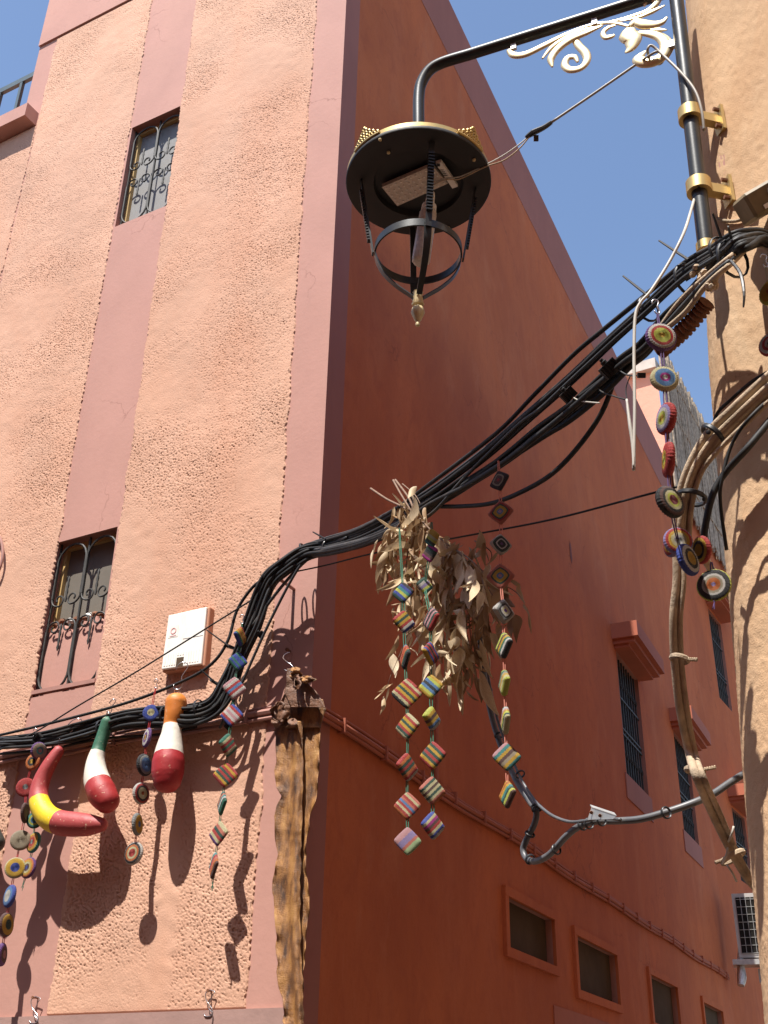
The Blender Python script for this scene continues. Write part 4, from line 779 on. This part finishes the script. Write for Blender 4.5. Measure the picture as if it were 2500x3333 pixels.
# ------------------------------------------------------------------ crochet garlands
def sq_mesh():
    n = 26; vs = []; fs = []; t = np.linspace(-1, 1, n)
    for sgn in (1, -1):
        for j in range(n):
            for i in range(n):
                x, y = t[i], t[j]; e_ = max(abs(x), abs(y)); rnd = 1-.10*(abs(x)*abs(y))**4
                z = sgn*(.20*(1-e_**5)+.10+.022*math.cos(13*math.pi*y)*(1-e_**8)); wob_ = 1+.018*math.cos(16*math.pi*(x if abs(y) > abs(x) else y))
                vs.append((x*rnd*wob_, y*rnd*wob_, z))
    for s_ in range(2):
        for j in range(n-1):
            for i in range(n-1): q_ = (j*n+i, j*n+i+1, (j+1)*n+i+1, (j+1)*n+i); fs.append(tuple(s_*n*n+k for k in (q_ if s_ == 0 else q_[::-1])))
    bd = [i for i in range(n)]+[j*n+n-1 for j in range(1, n)]+[(n-1)*n+i for i in range(n-2, -1, -1)]+[j*n for j in range(n-2, 0, -1)]
    for k in range(len(bd)): a_, b_ = bd[k], bd[(k+1) % len(bd)]; fs.append((a_, a_+n*n, b_+n*n, b_))
    me = bpy.data.meshes.new('square_pad'); me.from_pydata(vs, [], fs); me.update(); me.polygons.foreach_set('use_smooth', [True]*len(fs)); return me
def rd_mesh():
    prof = [(.001, .30), (.2, .32), (.4, .325), (.6, .31), (.78, .28), (.9, .22), (.975, .12), (1., 0), (.975, -.12), (.9, -.22), (.78, -.28), (.6, -.31), (.4, -.325), (.2, -.32), (.001, -.30)]
    n = 120; vs = []; fs = []
    for i, (r_, h) in enumerate(prof):
        for j in range(n):
            t = 2*math.pi*j/n; rb_ = math.cos(30*(t+.35*r_)); vs.append((r_*math.cos(t)*(1+.012*rb_*(r_ > .85)), r_*math.sin(t)*(1+.012*rb_*(r_ > .85)), h+.028*rb_*(1 if h > 0 else -1)*(.15 < r_ < .99)))
    for i in range(len(prof)-1):
        for j in range(n): j2 = (j+1) % n; fs.append((i*n+j, i*n+j2, (i+1)*n+j2, (i+1)*n+j))
    me = bpy.data.meshes.new('round_pad'); me.from_pydata(vs, [], fs); me.update(); me.polygons.foreach_set('use_smooth', [True]*len(fs)); return me
SQ, RD = sq_mesh(), rd_mesh()
Kc = dict(r=(.50, .035, .03), o=(.62, .17, .03), y=(.68, .41, .03), l=(.62, .66, .10), g=(.03, .20, .13), G=(.02, .085, .06), t=(.05, .30, .30), b=(.04, .08, .42), B=(.10, .25, .52), p=(.17, .06, .26), P=(.33, .26, .52), m=(.50, .03, .30), k=(.018, .018, .02), w=(.66, .63, .58), c=(.66, .60, .34), e=(.42, .35, .24), n=(.13, .06, .05), i=(.62, .32, .34), s=(.62, .18, .12), z=(.30, .31, .30), q=(.42, .58, .30), R=(.25, .02, .035))
def pal(s): return [tuple(min(.85, v*1.22) for v in Kc[ch]) for ch in s]
def pad(parent, kind, P, half, yaw, pitch, roll, cols, mode, zs=1.):
    zs *= .78 if kind == 'rd' else 1.
    half *= 1.13 if kind == 'sq' else 1.06
    """kind sq hangs by a corner; yaw turns its face from the viewer about the vertical"""
    me = (SQ if kind == 'sq' else RD).copy(); me.name = 'crochet_pad'; me.materials.clear(); me.materials.append(padmat(pal(cols), mode))
    v = O-P; a0 = math.atan2(v.x, v.y)+math.radians(yaw); pitch = .05-abs(pitch)*.5; n_ = Vector((math.sin(a0)*math.cos(pitch), math.cos(a0)*math.cos(pitch), math.sin(pitch)))
    side = UP.cross(n_).normalized(); u_ = n_.cross(side); rr = math.radians(roll+(45 if kind == 'sq' else 0)); xa = side*math.cos(rr)+u_*math.sin(rr); ya = n_.cross(xa)
    o = bpy.data.objects.new('crochet_pad', me); COL.objects.link(o)
    mw = Matrix((( xa.x*half, ya.x*half, n_.x*half*zs, P.x), (xa.y*half, ya.y*half, n_.y*half*zs, P.y), (xa.z*half, ya.z*half, n_.z*half*zs, P.z), (0, 0, 0, 1)))
    o.parent = parent; o.matrix_parent_inverse = wmat(parent).inverted(); o.matrix_basis = mw; return o
def garland(label, kind, PF, off, items, strcol, start, tail=None, hook=True):
    """items: (px, py, half px, yaw, pitch, roll, colours, mode, flatness)"""
    P0 = PF(start[0], start[1], off); g_ = empty('crochet_garland', P0, label, 'garland'); pts = [P0]
    for (x, y, hp, yaw, pit, rol, cols, mode, zs) in items:
        P = PF(x, y, off); h = hp*pxm(P); h = h/math.sqrt(2) if kind == 'sq' else h; pad(g_, kind, P, h, yaw, pit, rol, cols, mode, zs); pts.append(P)
    if tail: pts.append(PF(tail[0], tail[1], off))
    q = MB()
    for i in range(len(pts)-1):
        for dx in (-.0022, .0022):
            mid = (pts[i]+pts[i+1])/2; q.tube([pts[i]+rt*dx, mid+rt*(dx*2.+random.uniform(-.002, .002)), pts[i+1]+rt*dx], .0024, 5)
    if tail:
        for k in range(4): q.tube([pts[-1], pts[-1]+rt*random.uniform(-.012, .012)-UP*random.uniform(.015, .035)], .0016, 4)
    q.build('string', strcol, g_)
    if hook: shook(P0+UP*.055, P0, g_, .0026)
    return g_
J = lambda: random.uniform(-.12, .12)
garland('long garland of round crochet discs hanging left of the banana-shaped gourd', 'rd', PL, .21, [
    (127, 2444, 27, -25, .35, 0, 'itee p'.replace(' ', ''), 'ring', 1), (107, 2480, 26, 40, .1, 20, 'ykoo', 'ring', 1), (84, 2563, 30, 12, .1, 0, 'zrrr', 'ring', .9), (82, 2646, 31, -68, 0, 8, 'cen', 'ring', .8),
    (67, 2735, 31, 5, .05, 0, 'eee', 'ring', .9), (50, 2825, 32, 8, 0, 0, 'bbyyc', 'ring', 1), (32, 2917, 34, 66, 0, 6, 'wwBb', 'ring', 1), (20, 3010, 35, -55, 0, 8, 'GGyyn', 'ring', 1), (6, 3107, 34, -70, 0, 8, 'inp', 'ring', 1)], 'str_red', (112, 2400))
garland('short garland of three small crochet discs beside the long one', 'rd', PL, .17, [
    (113, 2669, 26, 20, .2, 0, 'tBltG', 'ring', .9), (110, 2742, 32, 58, 0, 5, 'zroyt', 'ring', 1), (93, 2825, 32, 52, 0, 8, 'bncyop', 'ring', 1)], 'str_green', (128, 2560), (75, 2880), hook=False)
garland('garland of round crochet discs between the green and orange gourds', 'rd', PL, .2, [
    (492, 2320, 26, 10, .1, 0, 'ccbbb', 'ring', .8), (479, 2401, 31, 72, 0, 6, 'ypwp', 'ring', .8), (470, 2490, 34, -48, 0, 10, 'BBBzk', 'ring', 1), (459, 2583, 33, -42, .1, 8, 'occkrw', 'ring', 1), (447, 2683, 34, -65, 0, 6, 'Byyz', 'ring', .9), (436, 2778, 35, 42, 0, 10, 'rrcokw', 'ring', 1.1)], 'str_red', (507, 2240))
garland('garland of striped square crochet pads hanging over the vertical cables', 'sq', PL, .24, [
    (783, 2072, 33, -52, 0, 0, 'bgyoyor', 'stripe', 1), (774, 2153, 32, -14, 0, 0, 'gbgbbgb', 'stripe', .8), (763, 2240, 38, -10, 0, 90, 'iwrBrwi', 'stripe', .8), (755, 2328, 37, 16, 0, 0, 'brwiwrb', 'stripe', .8), (742, 2425, 38, -42, 0, 90, 'gcrgrcg', 'stripe', .9),
    (734, 2522, 40, 10, 0, 0, 'ryGrGryr', 'stripe', .7), (723, 2615, 38, 74, 0, 90, 'gGwtsGt', 'stripe', .9), (712, 2713, 39, 45, 0, 0, 'pcrGsc', 'stripe', .9), (696, 2817, 42, 76, 0, 90, 'nosrtw', 'stripe', .8)], 'str_green', (788, 2030), (692, 2878))
garland('garland of striped square crochet pads under the dry leaves ending in a pastel pad', 'sq', PB, .25, [
    (1312, 1929, 36, 20, 0, 0, 'Gbltbk', 'stripe', .8), (1314, 2024, 39, -28, 0, 90, 'bwryGyr', 'stripe', .9), (1319, 2139, 42, 72, 0, 90, 'kGoroB', 'stripe', .9), (1325, 2257, 50, 6, 0, 0, 'kcryGyrcr', 'stripe', .7), (1327, 2364, 44, 34, 0, 0, 'cGryGyrc', 'stripe', .9), (1325, 2497, 46, -44, 0, 90, 'wroGrGor', 'stripe', .9), (1326, 2623, 44, 12, 0, 0, 'orcrBsrcs', 'stripe', .8), (1327, 2738, 44, -8, 0, 90, 'qqsPPii', 'stripe', .8)], 'str_green', (1300, 1720), hook=False)
garland('garland of striped square crochet pads beside it ending in a magenta striped pad', 'sq', PB, .28, [
    (1407, 1752, 32, 48, .3, 0, 'tGlcyy', 'stripe', .9), (1400, 1800, 32, 40, .2, 0, 'mnkGm', 'stripe', .8), (1382, 1906, 30, -30, 0, 90, 'tlPwG', 'stripe', .8), (1403, 2015, 42, 56, 0, 90, 'rGikiGr', 'stripe', 1.), (1402, 2128, 41, -54, 0, 0, 'ybrkrby', 'stripe', 1.), (1402, 2235, 41, 20, 0, 0, 'ylBkBly', 'stripe', .8), (1405, 2339, 40, -50, 0, 90, 'wBynyl', 'stripe', 1.2), (1409, 2459, 46, 26, 0, 0, 'ryGrGyGr', 'stripe', .9), (1407, 2574, 46, -28, 0, 90, 'oscGcncGs', 'stripe', 1.1), (1409, 2687, 44, -36, 0, 90, 'wbcrnmcb', 'stripe', 1.1)], 'str_green', (1405, 1700), hook=False)
garland('garland of square crochet pads with concentric rings hanging right of the leaves', 'sq', PB, .10, [
    (1626, 1565, 38, 38, 0, 8, 'rnnekk', 'sq', .8), (1630, 1668, 42, 18, .1, 0, 'iByyGrs', 'sq', .8), (1630, 1773, 37, -24, .1, 0, 'pkkwkGw', 'sq', .9), (1629, 1877, 45, 6, .1, 0, 'iByyGss', 'sq', .8), (1639, 1991, 42, -40, .1, 0, 'pcwkzw', 'sq', 1.1),
    (1641, 2101, 44, 58, 0, 90, 'kwgynlg', 'stripe', 1.2), (1642, 2223, 44, 74, 0, 90, 'lcyegl', 'stripe', 1.2), (1646, 2345, 46, 80, 0, 90, 'cGlyiwt', 'stripe', 1.1), (1649, 2463, 46, -8, 0, 90, 'tyenyti', 'stripe', .8), (1652, 2586, 44, 58, 0, 90, 'nlGtyoy', 'stripe', 1.1)], 'str_pink', (1622, 1500), hook=False)
rg_ = garland('garland of large round crochet discs hanging in front of the tan house corner', 'rd', lambda x, y, o: hdist(x, y, 3.12 if y < 1700 else 3.3), 0, [
    (2151, 1098, 49, -22, .25, 0, 'yllrwp', 'ring', 1.15), (2162, 1234, 44, -18, .2, 0, 'wmBBcc', 'ring', 1.15), (2169, 1363, 51, 58, .1, 0, 'ylwPr', 'ring', 1.2), (2176, 1497, 56, 76, 0, 0, 'lyrr', 'ring', 1.), (2181, 1634, 54, -46, 0, 0, 'RRlcknk', 'ring', 1.2), (2207, 1762, 46, -18, .15, 0, 'zwcyrP', 'ring', 1.1)], 'str_purple', (2140, 1020))
pad(rg_, 'rd', hdist(2187, 1768, 3.34), 44*pxm(hdist(2187, 1768, 3.34)), 60, .2, 0, pal and 'zwyrP', 'ring', 1.1)
pad(rg_, 'rd', hdist(2239, 1822, 3.28), 52*pxm(hdist(2239, 1822, 3.28)), -60, 0, 20, 'yykwb', 'ring', 1.1)
pad(rg_, 'rd', hdist(2284, 1790, 3.34), 44*pxm(hdist(2284, 1790, 3.34)), 55, .4, 20, 'yykyr', 'ring', 1.1)
rg2 = garland('single dark rimmed crochet disc with orange and lilac centre below the cluster', 'rd', lambda x, y, o: hdist(x, y, 3.3), 0, [(2324, 1905, 53, 8, .15, 0, 'Pooewkkl'.replace('w', 'w'), 'ring', .75)], 'str_purple', (2315, 1830), (2326, 1958), hook=False)
garland('yellow and red crochet discs hanging against the tan wall under the cables', 'rd', lambda x, y, o: TW(min(x, 2516), y, .12), 0, [(2512, 950, 44, 30, .1, 0, 'oyyl', 'ring', 1.), (2512, 1120, 42, 20, .1, 0, 'kwrwr', 'ring', 1.)], 'str_grey', (2494, 870))
# ------------------------------------------------------------------ shed snake skin hanging at the corner
sk = empty('snake_skin', PL(930, 3333, .1), 'long dried snake skin hung from a wire hook at the building corner', 'snake skin')
def S8(x, y): return (850+x*.5435, 2130+y*.5435)
Ledge = [(95, 410), (88, 500), (95, 640), (88, 740), (105, 850), (80, 970), (90, 1100), (98, 1200), (75, 1300), (62, 1430), (80, 1530), (85, 1700), (95, 1850), (100, 2000), (125, 2060), (145, 2212), (165, 2400)]
Redge = [(360, 400), (362, 470), (350, 580), (345, 700), (340, 850), (300, 960), (275, 1090), (262, 1180), (270, 1300), (285, 1380), (290, 1500), (270, 1700), (255, 1900), (245, 2100), (250, 2212), (255, 2400)]
Fold = [(245, 390), (243, 800), (238, 1100), (230, 1400), (232, 1700), (245, 2000), (248, 2212), (250, 2400)]
def ix(tab, y): return float(np.interp(y, [p[1] for p in tab], [p[0] for p in tab]))
def sheet(name, x0f, x1f, y0, y1, off, ny=220, nx=30, curlL=0, curlR=0, ridge=None, mat=SKIN, seed=3, amp=.006):
    rg = np.random.default_rng(seed); kn = np.linspace(y0, y1, max(6, int((y1-y0)/48))); eL = rg.normal(0, 5.5, len(kn)); eR = rg.normal(0, 4, len(kn)); vs = []; fs = []; n1 = field(ny, nx, .008, .8, 5., seed); n2 = field(ny, nx, .008, 6., 20., seed+1)
    for j in range(ny):
        y = y0+(y1-y0)*j/(ny-1)
        for i in range(nx):
            u = i/(nx-1); x = x0f(y)*(1-u)+x1f(y)*u; o = off+amp*.45*n1[j, i]+.0006*n2[j, i]
            if curlL: o += curlL*math.exp(-u*5)*(.6+.07*float(np.interp(y+31, kn, eL))+.4*math.sin(y*.021))
            if curlR: o += curlR*math.exp(-(1-u)*9)*(.6+.5*math.sin(y*.05+1))
            if ridge: o += ridge[1]*math.exp(-((u-ridge[0])/ridge[2])**2)
            jx = float(np.interp(y, kn, eL))*math.exp(-u*7)+float(np.interp(y, kn, eR))*math.exp(-(1-u)*12)
            X, Y = S8(x+jx, y); vs.append(PL(X, Y, o))
    for j in range(ny-1):
        for i in range(nx-1): fs.append((j*nx+i, j*nx+i+1, (j+1)*nx+i+1, (j+1)*nx+i))
    q = MB(); q.add(vs, fs); o = q.build(name, mat, sk, smooth='all', recalc=False); s = o.modifiers.new('t', 'SOLIDIFY'); s.thickness = .004; return o
sheet('belly_sheet', lambda y: ix(Ledge, y), lambda y: ix(Fold, y)+6, 400, 2400, .085, curlL=.022, ridge=(.78, .022, .16), amp=.005)
sheet('side_flap', lambda y: ix(Fold, y)-14, lambda y: ix(Redge, y), 395, 2400, .055, nx=22, curlR=.025, seed=8, amp=.006)
simple('scale_skin', (.16, .072, .036), .5, var=.35, nscale=25, bstr=.9, bscale=120, bdist=.006)
sheet('collar', lambda y: float(np.interp(y, [85, 150, 230, 315], [165, 155, 142, 175])), lambda y: float(np.interp(y, [85, 150, 250, 330], [212, 265, 345, 395])), 85, 318, .13, ny=60, nx=30, mat='scale_skin', seed=15, amp=.006)
sheet('collar_side', lambda y: float(np.interp(y, [230, 330, 420], [142, 78, 92])), lambda y: float(np.interp(y, [230, 330, 420], [170, 175, 172])), 232, 430, .12, ny=50, nx=16, curlL=.03, mat='scale_skin', seed=19, amp=.010)
sheet('upper_back', lambda y: 170, lambda y: float(np.interp(y, [270, 330, 420], [370, 388, 362])), 270, 440, .075, ny=40, nx=20, mat=SKIN, seed=29, amp=.006)
def rag(cx, cy, w_, h_, off, seed, mat):
    rg = np.random.default_rng(seed); e1 = rg.uniform(.45, 1.1, 9); e2 = rg.uniform(.45, 1.1, 9); ks = np.linspace(cy-h_, cy+h_, 9)
    sheet('ragged_fold', lambda y: cx-w_*float(np.interp(y, ks, e1))*math.sqrt(max(.05, 1-((y-cy)/h_)**2)), lambda y: cx+w_*float(np.interp(y, ks, e2))*math.sqrt(max(.05, 1-((y-cy)/h_)**2)), cy-h_, cy+h_, off, ny=30, nx=22, mat=mat, seed=seed, amp=.035)
rag(205, 112, 42, 34, .15, 4, SKIN); rag(275, 150, 50, 22, .16, 5, SKIN); rag(215, 165, 36, 45, .17, 12, 'scale_skin'); rag(192, 425, 42, 40, .13, 7, 'scale_skin'); rag(112, 345, 58, 62, .14, 9, 'scale_skin'); rag(95, 400, 40, 35, .12, 21, 'scale_skin')
q = MB(); pts = [(945, 2122), (928, 2130), (922, 2142), (935, 2155), (950, 2165), (955, 2180), (945, 2186), (925, 2180)]; q.tube(crv([PL(x, y, .13 if i > 3 else .04+.03*i) for i, (x, y) in enumerate(pts)], 5), .003, 6); q.build('wire_hook', 'wire', sk, smooth='all')
q = MB(); b_ = PL(944, 2120, 0); q.lathe(b_-NL*.02, [(.008, 0), (.008, .05), (.012, .052), (.01, .06)], 8, axis=NL); q.build('nail', 'rust', sk)
# loose wire hooks on nails near the plinth
for k, (x, y, lab) in enumerate(((132, 3250, 'bare wire hook on a nail below the long disc garland'), (700, 3228, 'bare wire hook on a nail near the middle of the plinth'))):
    hk = empty('wall_hook', PL(x, y, 0), lab, 'hook'); q = MB()
    pts = [(0, 0), (-18, -6), (-30, 6), (-28, 28), (-16, 46), (-8, 62), (-14, 78), (-30, 80), (-36, 72)]; q.tube(crv([PL(x+a_, y+b_, .03) for a_, b_ in pts], 5), .0028, 6); q.tube(crv([PL(x, y, .03), PL(x-12, y+20, .035), PL(x-22, y+50, .04), PL(x-8, y+72, .035), PL(x-10, y+110, .03)], 5), .0026, 6); q.build('wire', 'wire', hk, smooth='all')
    q = MB(); q.lathe(PL(x, y, -.02), [(.005, 0), (.005, .06), (.009, .062), (.008, .068)], 8, axis=NL); q.build('nail', 'rust', hk)
# ------------------------------------------------------------------ dried branch with leaves
lb = empty('dried_leaf_branch', PB(1330, 1640, .06), 'bunch of dried pale leaves tied upside down to the cables', 'dried branch')
LM = []
for v_ in range(5):
    vs = []; fs = []; L = 1.; n = 9; wv = (.11, .14, .17, .09, .20)[v_]; curl = (.35, -.5, .75, .15, -.3)[v_]; tw = (.8, -1.1, .5, 1.7, -.6)[v_]
    for i in range(n):
        t = i/(n-1); wd = wv*math.sin(math.pi*min(1, t**.8))**.85*(1-.25*t)+.004; a_ = tw*t; c_ = Vector((.10*math.sin(3*t+v_), curl*t*t*.6, -t))
        s_ = Vector((math.cos(a_), math.sin(a_), 0)); nn = Vector((-math.sin(a_), math.cos(a_), 0)); vs += [c_-s_*wd+nn*wd*(.55+.3*math.sin(5*t+v_)), c_-nn*.02, c_+s_*wd+nn*wd*(.45+.3*math.cos(6*t+v_))]
    for i in range(n-1):
        for j in range(2): fs.append((i*3+j, i*3+j+1, i*3+j+4, i*3+j+3))
    for m_ in (LEAF, LEAF_SHADE):
        me = bpy.data.meshes.new('leaf'); me.from_pydata(vs, [], fs); me.update(); me.materials.append(m_); me.polygons.foreach_set('use_smooth', [True]*len(fs)); LM.append(me)
tw = [([(1207, 1590), (1260, 1625), (1310, 1650), (1370, 1690), (1400, 1760)], .006), ([(1280, 1563), (1300, 1600), (1330, 1650), (1370, 1720), (1390, 1800)], .0055), ([(1287, 1562), (1330, 1620), (1360, 1680), (1440, 1760), (1540, 1830), (1580, 1920)], .006), ([(1310, 1575), (1350, 1610), (1368, 1640)], .0035),
      ([(1340, 1660), (1290, 1720), (1262, 1780), (1275, 1850)], .004), ([(1350, 1680), (1330, 1780), (1318, 1900), (1325, 2000)], .004), ([(1370, 1700), (1380, 1850), (1395, 2000), (1420, 2130)], .004), ([(1390, 1730), (1440, 1850), (1455, 2000), (1490, 2150)], .004), ([(1400, 1740), (1480, 1850), (1520, 1980), (1500, 2200)], .004), ([(1430, 1750), (1540, 1850), (1570, 1980), (1575, 2080)], .004), ([(1540, 1830), (1610, 1890), (1670, 1920), (1700, 1950)], .003), ([(1560, 1880), (1620, 1960), (1660, 2030)], .003), ([(1360, 1980), (1310, 2110), (1268, 2210), (1262, 2260)], .002), ([(1545, 1760), (1600, 1800), (1580, 1860)], .003), ([(1520, 1900), (1530, 2050), (1545, 2200)], .003)]
q = MB(); TWP = []
for ti, (pts, r_) in enumerate(tw):
    P_ = crv([PB(x, y, (.07 if i < 2 else (-.06 if ti in (9, 10, 11, 13, 14) else .12))+.04*math.sin(i+x*.01)) for i, (x, y) in enumerate(pts)], 8); q.tube(P_, lerpl([r_, r_*.8, r_*.35], len(P_)), 6); TWP.append(P_)
q.build('twig', 'twig', lb, smooth='all')
cnt = 0; dens = [10, 10, 24, 2, 30, 36, 40, 40, 36, 26, 8, 8, 10, 8, 12]
for ti, P_ in enumerate(TWP):
    for k in range(dens[ti]):
        t = random.uniform(.42 if ti < 4 else .08, 1.); p = P_[int(t*(len(P_)-1))]+Vector((random.gauss(0, .028), random.gauss(0, .035), random.gauss(0, .02)))
        shade = ti in (10, 11, 13, 14) or (ti == 9 and random.random() < .6) or random.random() < .13  # right-hand twigs take the shade-coloured leaf, plus a few brown ones at random
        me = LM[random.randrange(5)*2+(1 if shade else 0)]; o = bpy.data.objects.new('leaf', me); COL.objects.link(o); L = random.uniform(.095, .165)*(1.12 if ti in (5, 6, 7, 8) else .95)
        if ti == 12: L *= .8
        rot = Matrix.Rotation(random.uniform(0, 6.28), 4, 'Z') @ Matrix.Rotation(random.gauss(0, .45), 4, 'X') @ Matrix.Rotation(random.uniform(0, 6.28), 4, 'Z')
        if random.random() < .12: rot = Matrix.Rotation(random.uniform(0, 6.28), 4, 'Z') @ Matrix.Rotation(random.uniform(.9, 1.9), 4, 'X')
        o.parent = lb; o.matrix_parent_inverse = wmat(lb).inverted(); o.matrix_basis = Matrix.Translation(p) @ rot @ Matrix.Diagonal((L*random.uniform(.8, 1.15), L, L, 1)); cnt += 1
print('leaves', cnt)
iv = MB()        # small leaves coloured with the bunch's inner shade, too many to pick apart
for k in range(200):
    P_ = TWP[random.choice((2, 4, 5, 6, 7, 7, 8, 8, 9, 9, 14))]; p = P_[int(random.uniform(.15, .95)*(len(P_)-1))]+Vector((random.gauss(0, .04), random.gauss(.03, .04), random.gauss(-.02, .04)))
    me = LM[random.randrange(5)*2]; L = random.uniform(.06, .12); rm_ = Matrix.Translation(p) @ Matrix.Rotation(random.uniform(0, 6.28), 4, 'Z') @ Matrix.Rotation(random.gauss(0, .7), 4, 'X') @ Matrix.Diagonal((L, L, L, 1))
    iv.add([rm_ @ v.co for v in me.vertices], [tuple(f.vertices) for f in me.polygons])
o = iv.build('inner_leaves', LEAF_SHADE, lb, smooth='all', recalc=False); o['kind'] = 'stuff'
